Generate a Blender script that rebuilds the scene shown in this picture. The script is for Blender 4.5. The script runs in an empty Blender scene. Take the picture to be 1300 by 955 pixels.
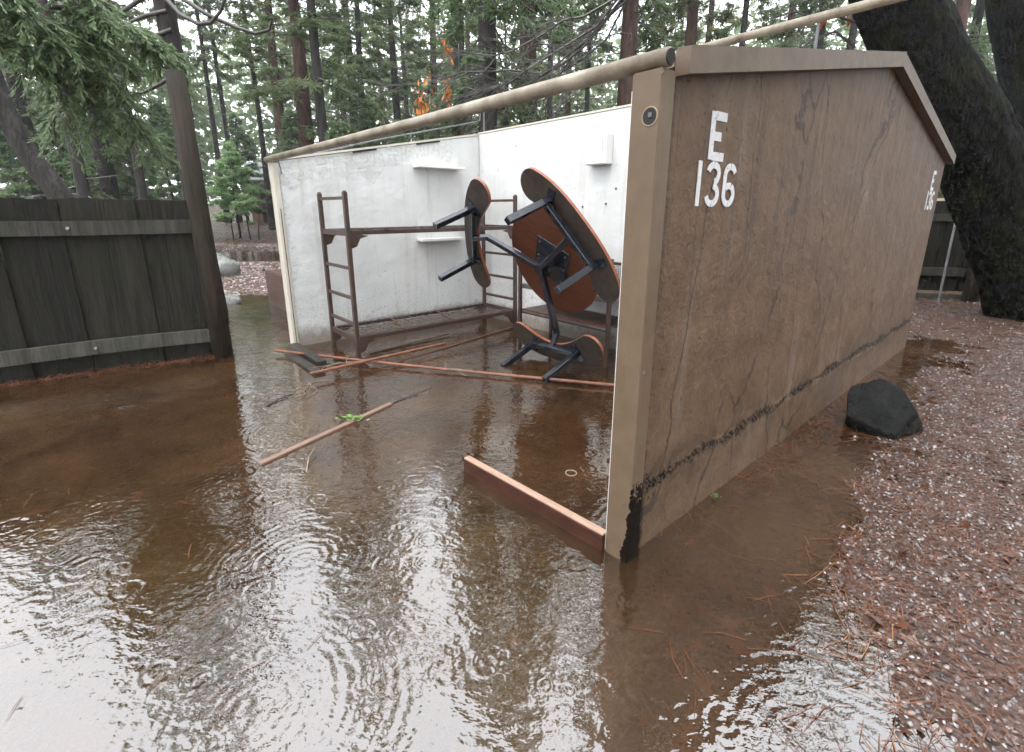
import bpy, math, random
import numpy as np
from mathutils import Vector, Matrix

R = math.radians
random.seed(7)
rng = np.random.default_rng(7)
S = bpy.context.scene
COL = S.collection

# ------------------------------------------------------------------ camera
F_PX, PITCH, CAM_H = 614.0, R(15.2), 1.5
cam_d = bpy.data.cameras.new('camera')
cam = bpy.data.objects.new('camera', cam_d); COL.objects.link(cam)
cam.location = (0, 0, CAM_H)
cam.rotation_euler = (R(90) - PITCH, 0, 0)
cam_d.sensor_width = 36.0
cam_d.lens = F_PX / 1300.0 * 36.0
cam_d.shift_y = -(477.5 - 432.0) / 1300.0
cam_d.clip_start = 0.05; cam_d.clip_end = 2000
S.camera = cam

# ------------------------------------------------------------------ sky, sun, exposure (overcast, raining)
SUN_EL, SUN_AZ = R(62), R(215)
wd = bpy.data.worlds.new('World'); S.world = wd; wd.use_nodes = True
wn = wd.node_tree; wn.nodes.clear()
sky = wn.nodes.new('ShaderNodeTexSky'); sky.sky_type = 'NISHITA'; sky.sun_disc = False
sky.sun_elevation = SUN_EL; sky.sun_rotation = SUN_AZ
sky.air_density = 1.0; sky.dust_density = 6.0; sky.ozone_density = 1.0
hs = wn.nodes.new('ShaderNodeHueSaturation'); hs.inputs['Saturation'].default_value = 0.22
bg = wn.nodes.new('ShaderNodeBackground'); bg.inputs['Strength'].default_value = 0.15
wo = wn.nodes.new('ShaderNodeOutputWorld')
# an even sheet of rain cloud over the clear-sky model, faintly mottled everywhere
wtc = wn.nodes.new('ShaderNodeTexCoord'); wnz = wn.nodes.new('ShaderNodeTexNoise'); wnz.inputs['Scale'].default_value = 2.5; wnz.inputs['Detail'].default_value = 5
wmr = wn.nodes.new('ShaderNodeMapRange'); wmr.inputs['To Min'].default_value = 9.5; wmr.inputs['To Max'].default_value = 13.5
wcc = wn.nodes.new('ShaderNodeCombineColor'); wmx = wn.nodes.new('ShaderNodeMix'); wmx.data_type = 'RGBA'; wmx.inputs[0].default_value = 0.82
wtint = wn.nodes.new('ShaderNodeMix'); wtint.data_type = 'RGBA'; wtint.blend_type = 'MULTIPLY'; wtint.inputs[0].default_value = 1.0; wtint.inputs[7].default_value = (.96, 1.0, 1.05, 1)
wn.links.new(wtc.outputs['Generated'], wnz.inputs['Vector']); wn.links.new(wnz.outputs[0], wmr.inputs['Value'])
for k in range(3): wn.links.new(wmr.outputs[0], wcc.inputs[k])
wn.links.new(wcc.outputs[0], wtint.inputs[6])
wn.links.new(sky.outputs[0], hs.inputs['Color']); wn.links.new(hs.outputs[0], wmx.inputs[6]); wn.links.new(wtint.outputs[2], wmx.inputs[7]); wn.links.new(wmx.outputs[2], bg.inputs['Color'])
wn.links.new(bg.outputs[0], wo.inputs['Surface'])
sun_d = bpy.data.lights.new('sun', 'SUN'); sun_d.energy = 0.5; sun_d.angle = R(25); sun_d.color = (1, .97, .93)
sun = bpy.data.objects.new('sun', sun_d); COL.objects.link(sun)
# sun_rotation is measured from +Y clockwise seen from above
sd = Vector((math.sin(SUN_AZ) * math.cos(SUN_EL), math.cos(SUN_AZ) * math.cos(SUN_EL), math.sin(SUN_EL)))
sun.rotation_euler = sd.to_track_quat('Z', 'Y').to_euler(); sun.location = sd * 30
S.view_settings.view_transform = 'Standard'; S.view_settings.look = 'None'
S.view_settings.exposure = 1.35; S.view_settings.gamma = 1.0; S.view_settings.use_curve_mapping = False
S.render.engine = 'CYCLES'
S.cycles.use_denoising = True; S.cycles.use_adaptive_sampling = True; S.cycles.adaptive_threshold = .025; S.cycles.adaptive_min_samples = 12
S.cycles.max_bounces = 5; S.cycles.diffuse_bounces = 2; S.cycles.glossy_bounces = 2; S.cycles.transmission_bounces = 2
S.cycles.transparent_max_bounces = 12; S.cycles.caustics_reflective = False; S.cycles.caustics_refractive = False
S.cycles.sample_clamp_indirect = 6.0

# ------------------------------------------------------------------ photo pixels to places
CP, SP = math.cos(PITCH), math.sin(PITCH)
def ray(u, v):
    a, b = (u - 650) / F_PX, (432 - v) / F_PX
    return Vector((a, CP + b * SP, -SP + b * CP))
def on_ground(u, v, z=0.0):
    d = ray(u, v); return Vector((0, 0, CAM_H)) + d * ((z - CAM_H) / d.z)
def at_y(u, v, y):
    d = ray(u, v); return Vector((0, 0, CAM_H)) + d * (y / d.y)
CAB_O = on_ground(800, 705)                                   # front right corner of the cabin
CAB_A = math.atan2(.65659, .75425)
E1 = Vector((math.cos(CAB_A), math.sin(CAB_A), 0)); E2 = Vector((-E1.y, E1.x, 0))
def loc(p):
    q = p - CAB_O; return Vector((q.dot(E1), q.dot(E2), q.z))
def on_s(u, v, s):
    d = ray(u, v); o = Vector((0, 0, CAM_H)); t = (s - (o - CAB_O).dot(E1)) / d.dot(E1); return loc(o + d * t)
def cabw(s, w, z=0.0): return CAB_O + E1 * s + E2 * w + Vector((0, 0, z))

# ------------------------------------------------------------------ noise
_perm = rng.random((256, 256)).astype(np.float64)
def vnoise(x, y):
    xi = np.floor(x).astype(int); yi = np.floor(y).astype(int)
    fx = x - xi; fy = y - yi
    fx = fx * fx * (3 - 2 * fx); fy = fy * fy * (3 - 2 * fy)
    g = lambda a, b: _perm[a % 256, b % 256]
    return (g(xi, yi) * (1 - fx) + g(xi + 1, yi) * fx) * (1 - fy) + (g(xi, yi + 1) * (1 - fx) + g(xi + 1, yi + 1) * fx) * fy
def fbm(x, y, o=4, lac=2.03, gain=.5):
    a = 1.0; t = 0; n = 0
    for i in range(o):
        t = t + a * vnoise(x * lac ** i + 17.3 * i, y * lac ** i + 5.7 * i); n += a; a *= gain
    return t / n

# ------------------------------------------------------------------ materials
MATS = {}
def mat(name):
    m = bpy.data.materials.new(name); m.use_nodes = True
    nt = m.node_tree; nt.nodes.clear(); MATS[name] = m
    return m, nt
def nd(nt, typ, ins=None, **props):
    n = nt.nodes.new('ShaderNode' + typ)
    for k, v in props.items(): setattr(n, k, v)
    for k, v in (ins or {}).items():
        s = n.inputs[k]
        if hasattr(v, 'is_output') or isinstance(v, bpy.types.NodeSocket): nt.links.new(v, s)
        elif isinstance(v, (tuple, list)) and len(v) == 3 and s.type == 'RGBA': s.default_value = (*v, 1)
        else: s.default_value = v
    return n
def ramp(nt, fac, stops, interp='LINEAR'):
    n = nd(nt, 'ValToRGB', {'Fac': fac}); cr = n.color_ramp; cr.interpolation = interp
    while len(cr.elements) < len(stops): cr.elements.new(.5)
    for e, (p, c) in zip(cr.elements, stops):
        e.position = p; e.color = (*c, 1) if not isinstance(c, (int, float)) else (c, c, c, 1)
    return n.outputs['Color']
def mixc(nt, fac, a, b, blend='MIX'):
    n = nd(nt, 'Mix', data_type='RGBA', blend_type=blend)
    for k, v in (('Factor', fac), ('A', a), ('B', b)):
        s = [i for i in n.inputs if i.name == k and i.enabled and (i.type == 'RGBA' if k != 'Factor' else i.type == 'VALUE')][0]
        if isinstance(v, bpy.types.NodeSocket): nt.links.new(v, s)
        else: s.default_value = (*v, 1) if isinstance(v, tuple) else v
    return [o for o in n.outputs if o.type == 'RGBA'][0]
def math_n(nt, op, a, b=0.0, c=None, clamp=False):
    n = nt.nodes.new('ShaderNodeMath'); n.operation = op; n.use_clamp = clamp
    for i, v in enumerate((a, b) if c is None else (a, b, c)):
        if isinstance(v, bpy.types.NodeSocket): nt.links.new(v, n.inputs[i])
        else: n.inputs[i].default_value = v
    return n.outputs[0]
def coords(nt, scale=(1, 1, 1), which='Object', rot=(0, 0, 0)):
    tc = nd(nt, 'TexCoord'); mp = nd(nt, 'Mapping', {'Vector': tc.outputs[which], 'Scale': scale, 'Rotation': rot}); return mp.outputs[0]
def noise(nt, vec, scale, detail=4, rough=.55, out='Fac', dist=0.0):
    return nd(nt, 'TexNoise', {'Vector': vec, 'Scale': scale, 'Detail': detail, 'Roughness': rough, 'Distortion': dist}).outputs[out]
def bump(nt, h, strength=.5, dist=.01, normal=None):
    ins = {'Height': h, 'Strength': strength, 'Distance': dist}
    if normal is not None: ins['Normal'] = normal
    return nd(nt, 'Bump', ins).outputs[0]
def finish(nt, color, rough=.6, normal=None, spec=.5, metal=0.0, sub=None, coat=None):
    ins = {'Base Color': color, 'Roughness': rough, 'Metallic': metal, 'Specular IOR Level': spec}
    if normal is not None: ins['Normal'] = normal
    p = nd(nt, 'BsdfPrincipled', ins)
    if coat: p.inputs['Coat Weight'].default_value = coat; p.inputs['Coat Roughness'].default_value = .12
    o = nd(nt, 'OutputMaterial', {'Surface': p.outputs[0]}); return p

def simple_mat(name, c1, c2, scale=8, rough=(.5, .8), bscale=40, bstr=.3, bdist=.004, spec=.5, metal=0, stretch=(1, 1, 1), island=0.0, coat=None):
    m, nt = mat(name); v = coords(nt, stretch)
    n1 = noise(nt, v, scale, 5, .6)
    c = ramp(nt, n1, [(.3, c1), (.7, c2)])
    if island:
        g = nd(nt, 'NewGeometry'); k = math_n(nt, 'MULTIPLY_ADD', g.outputs['Random Per Island'], 2 * island, 1 - island)
        c = mixc(nt, 1.0, c, nd(nt, 'CombineColor', {'Red': k, 'Green': k, 'Blue': k}).outputs[0], 'MULTIPLY')
    r = nd(nt, 'MapRange', {'Value': noise(nt, v, scale * 2.3, 3), 'To Min': rough[0], 'To Max': rough[1]}).outputs[0]
    b = bump(nt, noise(nt, v, bscale, 5, .6), bstr, bdist)
    finish(nt, c, r, b, spec, metal, coat=coat)
    return m

simple_mat('tan_paint', (.29, .205, .125), (.36, .26, .165), 5, (.35, .6), 60, .25, .002)
simple_mat('trim_paint', (.105, .070, .044), (.15, .103, .068), 6, (.35, .6), 70, .3, .003)
simple_mat('cream_paint', (.60, .55, .45), (.70, .65, .55), 5, (.4, .6), 50, .2, .002)
simple_mat('white_enamel', (.74, .73, .69), (.80, .79, .76), 4, (.3, .5), 30, .1, .002)
simple_mat('pipe_metal', (.12, .085, .05), (.40, .35, .27), 6, (.28, .5), 60, .3, .003)
simple_mat('galvanised', (.12, .12, .12), (.25, .25, .25), 12, (.3, .5), 60, .2, .002, metal=.6)
simple_mat('black_hole', (.006, .006, .006), (.012, .01, .01), 9, (.6, .8))
simple_mat('rust_frame', (.036, .021, .016), (.080, .045, .033), 14, (.28, .55), 80, .3, .002)
simple_mat('rust_sheet', (.055, .022, .012), (.11, .045, .025), 9, (.3, .6), 60, .4, .003)
simple_mat('rust_wire', (.05, .04, .035), (.15, .11, .09), 25, (.4, .7), 90, .3, .002)
simple_mat('blue_black_paint', (.008, .010, .016), (.016, .019, .028), 9, (.14, .28), 60, .08, .001, coat=.4)
simple_mat('raw_board', (.016, .011, .008), (.055, .036, .024), 9, (.4, .7), 40, .4, .003, stretch=(1, 1, 1))
simple_mat('wood_edge', (.20, .058, .027), (.33, .115, .058), 12, (.25, .4), 60, .2, .002)
simple_mat('grey_steel', (.09, .09, .09), (.16, .155, .15), 10, (.35, .6), 50, .2, .002, metal=.3)
simple_mat('red_lumber', (.030, .010, .006), (.075, .025, .013), 10, (.5, .75), 60, .5, .003, spec=.25, stretch=(1, 6, 6))
simple_mat('pale_lumber', (.32, .20, .14), (.46, .30, .22), 10, (.3, .5), 60, .4, .003, stretch=(1, 6, 6))
simple_mat('lath_wood', (.17, .105, .075), (.27, .17, .125), 10, (.3, .5), 60, .4, .003, stretch=(1, 6, 6))
simple_mat('pole_wood', (.12, .04, .02), (.25, .10, .05), 10, (.25, .5), 60, .3, .002)
simple_mat('dark_timber', (.014, .011, .009), (.042, .032, .026), 9, (.3, .6), 50, .5, .004)
simple_mat('rope', (.22, .16, .11), (.36, .28, .21), 30, (.6, .8), 90, .5, .003)
simple_mat('green_leaf', (.12, .26, .05), (.22, .40, .10), 30, (.3, .5), 60, .3, .002)
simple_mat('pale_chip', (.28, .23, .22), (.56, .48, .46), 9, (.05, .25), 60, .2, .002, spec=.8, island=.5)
simple_mat('orange_leaf', (.36, .075, .008), (.52, .19, .02), 6, (.4, .6), 60, .2, .002, island=.35)
simple_mat('canvas', (.55, .60, .68), (.66, .70, .76), 5, (.6, .8), 50, .2, .002)
simple_mat('cream_sheet', (.62, .60, .42), (.72, .70, .55), 5, (.4, .6))
simple_mat('house_brown', (.16, .10, .065), (.22, .14, .09), 3, (.6, .8))
simple_mat('roof_grey', (.10, .11, .11), (.17, .18, .18), 3, (.4, .7))
simple_mat('pale_stone', (.07, .08, .065), (.34, .34, .32), 4, (.4, .7), 14, .8, .05)
simple_mat('bark_twig', (.030, .024, .022), (.085, .072, .066), 9, (.25, .55), 60, .4, .004)
simple_mat('dead_twig', (.06, .05, .045), (.15, .13, .12), 9, (.3, .6), 60, .4, .004)
simple_mat('needle_litter', (.085, .029, .013), (.19, .070, .032), 7, (.3, .5), 60, .1, .001, island=.5)
simple_mat('sunken_litter', (.13, .055, .022), (.28, .125, .052), 7, (.5, .7), 60, .1, .001, island=.5)
simple_mat('flake_litter', (.055, .038, .032), (.24, .18, .165), 9, (.08, .30), 60, .25, .002, spec=.8, island=.6)
simple_mat('leaf_litter', (.06, .022, .012), (.14, .058, .028), 9, (.2, .5), 60, .3, .003, island=.4)
simple_mat('pebble', (.13, .12, .12), (.42, .39, .39), 12, (.06, .28), 60, .3, .003, spec=.8, island=.5)

def stencil_mat():
    m, nt = mat('stencil_paint'); v = coords(nt)
    n1 = noise(nt, v, 55, 6, .7)
    c = ramp(nt, n1, [(.30, (.30, .26, .22)), (.42, (.70, .70, .70)), (.7, (.80, .81, .83))])
    finish(nt, c, .6, bump(nt, noise(nt, v, 80, 4), .3, .003))
stencil_mat()

def plaster_white():
    m, nt = mat('white_plaster'); v = coords(nt)
    sep = nd(nt, 'SeparateXYZ', {'Vector': v})
    big = noise(nt, v, 2.2, 5, .6); med = noise(nt, v, 11, 5, .6)
    c = ramp(nt, big, [(.3, (.62, .62, .605)), (.7, (.74, .74, .73))])
    # brown splash and mud stain near the flood line: ragged upper edge
    e = math_n(nt, 'MULTIPLY_ADD', noise(nt, v, 9, 6, .7), .30, -.15)
    zz = math_n(nt, 'ADD', sep.outputs['Z'], e)
    stain = nd(nt, 'MapRange', {'Value': zz, 'From Min': .10, 'From Max': .24, 'To Min': 1, 'To Max': 0}).outputs[0]
    speck = ramp(nt, noise(nt, v, 46, 5, .75), [(.55, 0.0), (.66, 1.0)])
    low = nd(nt, 'MapRange', {'Value': sep.outputs['Z'], 'From Min': .20, 'From Max': .95, 'To Min': .9, 'To Max': 0}).outputs[0]
    c = mixc(nt, math_n(nt, 'MULTIPLY', speck, low), c, (.10, .075, .055))
    c = mixc(nt, math_n(nt, 'MULTIPLY', stain, .8), c, (.20, .15, .11))
    # chips and scuffs
    chip = ramp(nt, noise(nt, v, 7.5, 7, .72, dist=.8), [(.64, 0.0), (.67, 1.0)])
    c = mixc(nt, math_n(nt, 'MULTIPLY', chip, .6), c, (.36, .33, .29))
    dt = math_n(nt, 'SUBTRACT', math_n(nt, 'MULTIPLY_ADD', sep.outputs['X'], .1823, 1.965), sep.outputs['Z'])
    nt_ = math_n(nt, 'SUBTRACT', noise(nt, v, 5, 4, .6), math_n(nt, 'MULTIPLY', dt, 1.0))
    edge_ = math_n(nt, 'SUBTRACT', noise(nt, v, 6, 4, .6), math_n(nt, 'MULTIPLY', sep.outputs['X'], 2.2))
    flk = math_n(nt, 'MULTIPLY', math_n(nt, 'GREATER_THAN', math_n(nt, 'MAXIMUM', nt_, edge_), .30), math_n(nt, 'LESS_THAN', sep.outputs['X'], 2.2))
    rgh = noise(nt, v, 26, 6, .75)
    c = mixc(nt, math_n(nt, 'MULTIPLY', flk, ramp(nt, rgh, [(.38, .5), (.52, 0.0)])), c, (.40, .38, .36))
    run = noise(nt, nd(nt, 'Mapping', {'Vector': v, 'Scale': (9, 9, .5)}).outputs[0], 1.0, 4, .6)
    c = mixc(nt, math_n(nt, 'MULTIPLY', ramp(nt, run, [(.54, 0.0), (.72, 1.0)]), .38), c, (.46, .41, .34))
    h = math_n(nt, 'ADD', math_n(nt, 'MULTIPLY', med, .6), math_n(nt, 'MULTIPLY', noise(nt, v, 55, 5, .65), .5))
    h = math_n(nt, 'ADD', h, math_n(nt, 'MULTIPLY', flk, math_n(nt, 'MULTIPLY', rgh, 3.0)))
    finish(nt, c, .55, bump(nt, h, .5, .014))
plaster_white()

def plaster_brown():
    m, nt = mat('brown_plaster'); v = coords(nt)
    sep = nd(nt, 'SeparateXYZ', {'Vector': v})
    big = noise(nt, v, 1.3, 5, .6)
    c = ramp(nt, big, [(.28, (.128, .074, .040)), (.55, (.165, .099, .056)), (.78, (.215, .140, .088))])
    gate0 = ramp(nt, noise(nt, v, 1.1, 3), [(.45, 0.0), (.62, 1.0)])
    mott = noise(nt, v, 5.5, 6, .68)
    c = mixc(nt, .55, c, ramp(nt, mott, [(.32, (.35, .33, .32)), (.68, (1.0, 1.0, 1.0))]), 'MULTIPLY')
    st = nd(nt, 'Mapping', {'Vector': v, 'Scale': (5.0, 5.0, .35)}).outputs[0]
    run = ramp(nt, noise(nt, st, 1.0, 4, .6), [(.56, 0.0), (.72, 1.0)])
    c = mixc(nt, math_n(nt, 'MULTIPLY', math_n(nt, 'MULTIPLY', run, gate0), .35), c, (.30, .25, .215))
    # dark drip lines, slightly slanting
    st2 = nd(nt, 'Mapping', {'Vector': v, 'Scale': (26.0, 26.0, .55), 'Rotation': (0, R(5), 0)}).outputs[0]
    drip = ramp(nt, noise(nt, st2, 1.0, 2, .5), [(.60, 0.0), (.66, 1.0)])
    gate = ramp(nt, noise(nt, v, 1.6, 3), [(.36, 0.0), (.52, 1.0)])
    zmask = nd(nt, 'MapRange', {'Value': sep.outputs['Z'], 'From Min': .5, 'From Max': 1.4}).outputs[0]
    c = mixc(nt, math_n(nt, 'MULTIPLY', math_n(nt, 'MULTIPLY', drip, gate), math_n(nt, 'MULTIPLY', zmask, .5)), c, (.045, .030, .022))
    # hairline cracks that wander down the plaster
    cv = nd(nt, 'VectorMath', {0: nd(nt, 'Mapping', {'Vector': v, 'Scale': (1.9, 1.9, .42), 'Rotation': (0, R(7), 0)}).outputs[0], 1: nd(nt, 'VectorMath', {0: noise(nt, v, 3.0, 5, .6, out='Color'), 'Scale': .22}, operation='SCALE').outputs[0]}, operation='ADD').outputs[0]
    ce = nd(nt, 'TexVoronoi', {'Vector': cv, 'Scale': 1.0}, feature='DISTANCE_TO_EDGE').outputs['Distance']
    crack = math_n(nt, 'MULTIPLY', math_n(nt, 'LESS_THAN', ce, .0075), ramp(nt, noise(nt, v, 1.9, 3), [(.40, 0.0), (.50, 1.0)]))
    c = mixc(nt, math_n(nt, 'MULTIPLY', crack, .8), c, (.03, .02, .014))
    # pits
    pit = ramp(nt, noise(nt, v, 30, 6, .7), [(.645, 0.0), (.69, 1.0)])
    c = mixc(nt, math_n(nt, 'MULTIPLY', pit, .7), c, (.05, .035, .025))
    # the flood line: a black ragged crust about a foot above the water
    wob = math_n(nt, 'MULTIPLY_ADD', noise(nt, v, 2.2, 3), .10, -.05)
    d = math_n(nt, 'ABSOLUTE', math_n(nt, 'SUBTRACT', math_n(nt, 'ADD', sep.outputs['Z'], wob), .315))
    rag = math_n(nt, 'MULTIPLY', ramp(nt, noise(nt, v, 24, 6, .75), [(.36, 0.0), (.66, 1.0)]), math_n(nt, 'MULTIPLY_ADD', ramp(nt, noise(nt, v, 3.4, 3, .6), [(.38, 0.0), (.62, 1.0)]), .050, .016))
    crust = nd(nt, 'MapRange', {'Value': math_n(nt, 'SUBTRACT', rag, d), 'From Min': -.012, 'From Max': .010}, interpolation_type='SMOOTHSTEP').outputs[0]
    crust = math_n(nt, 'MULTIPLY', crust, ramp(nt, noise(nt, v, 70, 3), [(.36, .10), (.56, 1.0)]))
    c = mixc(nt, math_n(nt, 'MULTIPLY', crust, .97), c, (.004, .0035, .003))
    # soft grime above and below it, spots below
    gr = nd(nt, 'MapRange', {'Value': d, 'From Min': 0, 'From Max': .22, 'To Min': .8, 'To Max': 0}).outputs[0]
    c = mixc(nt, math_n(nt, 'MULTIPLY', gr, ramp(nt, noise(nt, v, 7, 7, .75), [(.40, 0.0), (.66, 1.0)])), c, (.035, .026, .02))
    # rotten black edge by the front post
    sx = nd(nt, 'MapRange', {'Value': math_n(nt, 'ADD', sep.outputs['X'], math_n(nt, 'MULTIPLY_ADD', noise(nt, v, 20, 5, .7), .07, -.035)), 'From Min': .062, 'From Max': .085, 'To Min': 1, 'To Max': 0}).outputs[0]
    c = mixc(nt, math_n(nt, 'MULTIPLY', sx, .85), c, (.018, .014, .012))
    h = math_n(nt, 'ADD', math_n(nt, 'MULTIPLY', noise(nt, v, 16, 5, .6), .7), math_n(nt, 'MULTIPLY', noise(nt, v, 48, 5, .6), .45))
    h = math_n(nt, 'ADD', h, math_n(nt, 'MULTIPLY', crust, .5))
    h = math_n(nt, 'SUBTRACT', h, math_n(nt, 'MULTIPLY', pit, .9)); h = math_n(nt, 'SUBTRACT', h, math_n(nt, 'MULTIPLY', crack, .8))
    h = math_n(nt, 'ADD', h, math_n(nt, 'MULTIPLY', noise(nt, v, 4.5, 4, .6), 1.6))
    finish(nt, c, nd(nt, 'MapRange', {'Value': big, 'To Min': .42, 'To Max': .65}).outputs[0], bump(nt, h, .75, .012), spec=math_n(nt, 'MULTIPLY_ADD', math_n(nt, 'MAXIMUM', crust, sx), -.33, .36))
plaster_brown()

def post_mat():
    m, nt = mat('post_paint'); v = coords(nt)
    sep = nd(nt, 'SeparateXYZ', {'Vector': v})
    n1 = noise(nt, v, 6, 5, .6)
    c = ramp(nt, n1, [(.3, (.120, .080, .047)), (.7, (.165, .113, .069))])
    # paint rotted away low on the outer edge
    t = math_n(nt, 'MULTIPLY', math_n(nt, 'MAXIMUM', math_n(nt, 'SUBTRACT', .56, sep.outputs['Z']), 0.0), .085)
    e = math_n(nt, 'ADD', sep.outputs['Y'], math_n(nt, 'MULTIPLY_ADD', noise(nt, v, 12, 6, .7), .075, -.0375))
    rot = math_n(nt, 'LESS_THAN', e, math_n(nt, 'SUBTRACT', t, .038))
    rot = math_n(nt, 'MULTIPLY', rot, math_n(nt, 'LESS_THAN', sep.outputs['Z'], .60))
    spots = ramp(nt, noise(nt, v, 38, 4, .7), [(.70, 0.0), (.72, 1.0)])
    k = math_n(nt, 'MAXIMUM', rot, math_n(nt, 'MULTIPLY', spots, .7))
    c = mixc(nt, k, c, (.012, .009, .007))
    h = math_n(nt, 'SUBTRACT', noise(nt, nd(nt, 'Mapping', {'Vector': v, 'Scale': (1, 1, .15)}).outputs[0], 60, 4), math_n(nt, 'MULTIPLY', k, 1.5))
    finish(nt, c, .45, bump(nt, h, .4, .004), spec=math_n(nt, 'MULTIPLY_ADD', k, -.38, .42))
post_mat()

def fence_mat(name, a, b, green):
    m, nt = mat(name); v = coords(nt, (9, 9, .7))
    oi = nd(nt, 'ObjectInfo')
    v2 = nd(nt, 'VectorMath', {0: v, 1: nd(nt, 'CombineXYZ', {'X': math_n(nt, 'MULTIPLY', oi.outputs['Random'], 40.0), 'Y': 0.0, 'Z': math_n(nt, 'MULTIPLY', oi.outputs['Random'], 13.0)}).outputs[0]}, operation='ADD').outputs[0]
    g = noise(nt, v2, 2.4, 6, .65)
    c = ramp(nt, g, [(.3, a), (.7, b)])
    alg = ramp(nt, noise(nt, coords(nt), 2.6, 5, .65), [(.48, 0.0), (.68, 1.0)])
    c = mixc(nt, math_n(nt, 'MULTIPLY', alg, .6), c, green)
    k = math_n(nt, 'MULTIPLY_ADD', oi.outputs['Random'], .7, .65)
    c = mixc(nt, 1.0, c, nd(nt, 'CombineColor', {'Red': k, 'Green': k, 'Blue': k}).outputs[0], 'MULTIPLY')
    finish(nt, c, .7, bump(nt, math_n(nt, 'ADD', g, noise(nt, v2, 9, 4)), .9, .010), spec=.25)
fence_mat('fence_wood', (.006, .0052, .0038), (.026, .022, .0155), (.011, .015, .006))
fence_mat('rail_wood', (.028, .026, .021), (.085, .080, .066), (.03, .036, .02))
fence_mat('post_log', (.012, .009, .006), (.046, .032, .020), (.018, .028, .017))

def bark_mat(name, a, b, moss=None, scale=1.0, rough=.75, spec=.3):
    m, nt = mat(name); v = coords(nt, (6 * scale, 6 * scale, 1.1 * scale))
    g = noise(nt, v, 2.0, 6, .65, dist=.4)
    c = ramp(nt, g, [(.35, a), (.7, b)])
    if moss:
        mk = ramp(nt, noise(nt, coords(nt), 3.2, 6, .7), [(.50, 0.0), (.62, 1.0)])
        c = mixc(nt, math_n(nt, 'MULTIPLY', mk, .75), c, moss)
    vor = nd(nt, 'TexVoronoi', {'Vector': v, 'Scale': 2.6}, feature='DISTANCE_TO_EDGE').outputs['Distance']
    h = math_n(nt, 'ADD', g, math_n(nt, 'MINIMUM', math_n(nt, 'MULTIPLY', vor, 2.0), .22))
    finish(nt, c, rough, bump(nt, h, .9, .03), spec=spec)
bark_mat('bark_pine', (.035, .020, .015), (.105, .058, .042))
bark_mat('bark_dark', (.014, .012, .011), (.05, .042, .038))
bark_mat('bark_grey', (.04, .034, .03), (.12, .105, .095))
bark_mat('bark_oak', (.004, .004, .004), (.017, .016, .0145), moss=(.018, .022, .008), scale=2.2, rough=.8, spec=.12)

def foliage_mat(name, a, b, trans=.45):
    m, nt = mat(name)
    g = nd(nt, 'NewGeometry'); oi = nd(nt, 'ObjectInfo')
    f = math_n(nt, 'ADD', math_n(nt, 'MULTIPLY', g.outputs['Random Per Island'], .75), math_n(nt, 'MULTIPLY', oi.outputs['Random'], .25))
    c = mixc(nt, f, a, b)
    p = nd(nt, 'BsdfPrincipled', {'Base Color': c, 'Roughness': .38, 'Specular IOR Level': .5})
    t = nd(nt, 'BsdfTranslucent', {'Color': c})
    mx = nd(nt, 'MixShader', {0: trans, 1: p.outputs[0], 2: t.outputs[0]})
    nd(nt, 'OutputMaterial', {'Surface': mx.outputs[0]})
foliage_mat('foliage_fir', (.09, .135, .062), (.24, .31, .145))
foliage_mat('foliage_cedar', (.07, .13, .06), (.25, .33, .15))
foliage_mat('foliage_pale', (.12, .19, .09), (.26, .34, .18))
foliage_mat('foliage_fresh', (.28, .44, .20), (.50, .65, .36))
foliage_mat('foliage_olive', (.12, .14, .06), (.30, .32, .14))

def ground_mat():
    m, nt = mat('forest_floor'); v = coords(nt)
    big = noise(nt, v, .9, 5, .6); fine = noise(nt, v, 34, 6, .7)
    c = ramp(nt, fine, [(.30, (.022, .015, .012)), (.5, (.075, .048, .037)), (.66, (.15, .10, .085)), (.8, (.25, .20, .18))])
    red = ramp(nt, noise(nt, v, 13, 6, .7), [(.42, 0.0), (.60, 1.0)])
    c = mixc(nt, math_n(nt, 'MULTIPLY', red, ramp(nt, big, [(.3, .15), (.7, .7)])), c, (.115, .052, .032))
    vor = nd(nt, 'TexVoronoi', {'Vector': v, 'Scale': 42.0}).outputs['Distance']
    h = math_n(nt, 'ADD', math_n(nt, 'MULTIPLY', fine, .8), vor)
    r = nd(nt, 'MapRange', {'Value': noise(nt, v, 8, 5), 'From Min': .3, 'From Max': .7, 'To Min': .10, 'To Max': .5}).outputs[0]
    finish(nt, c, r, bump(nt, h, .7, .02))
ground_mat()

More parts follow.
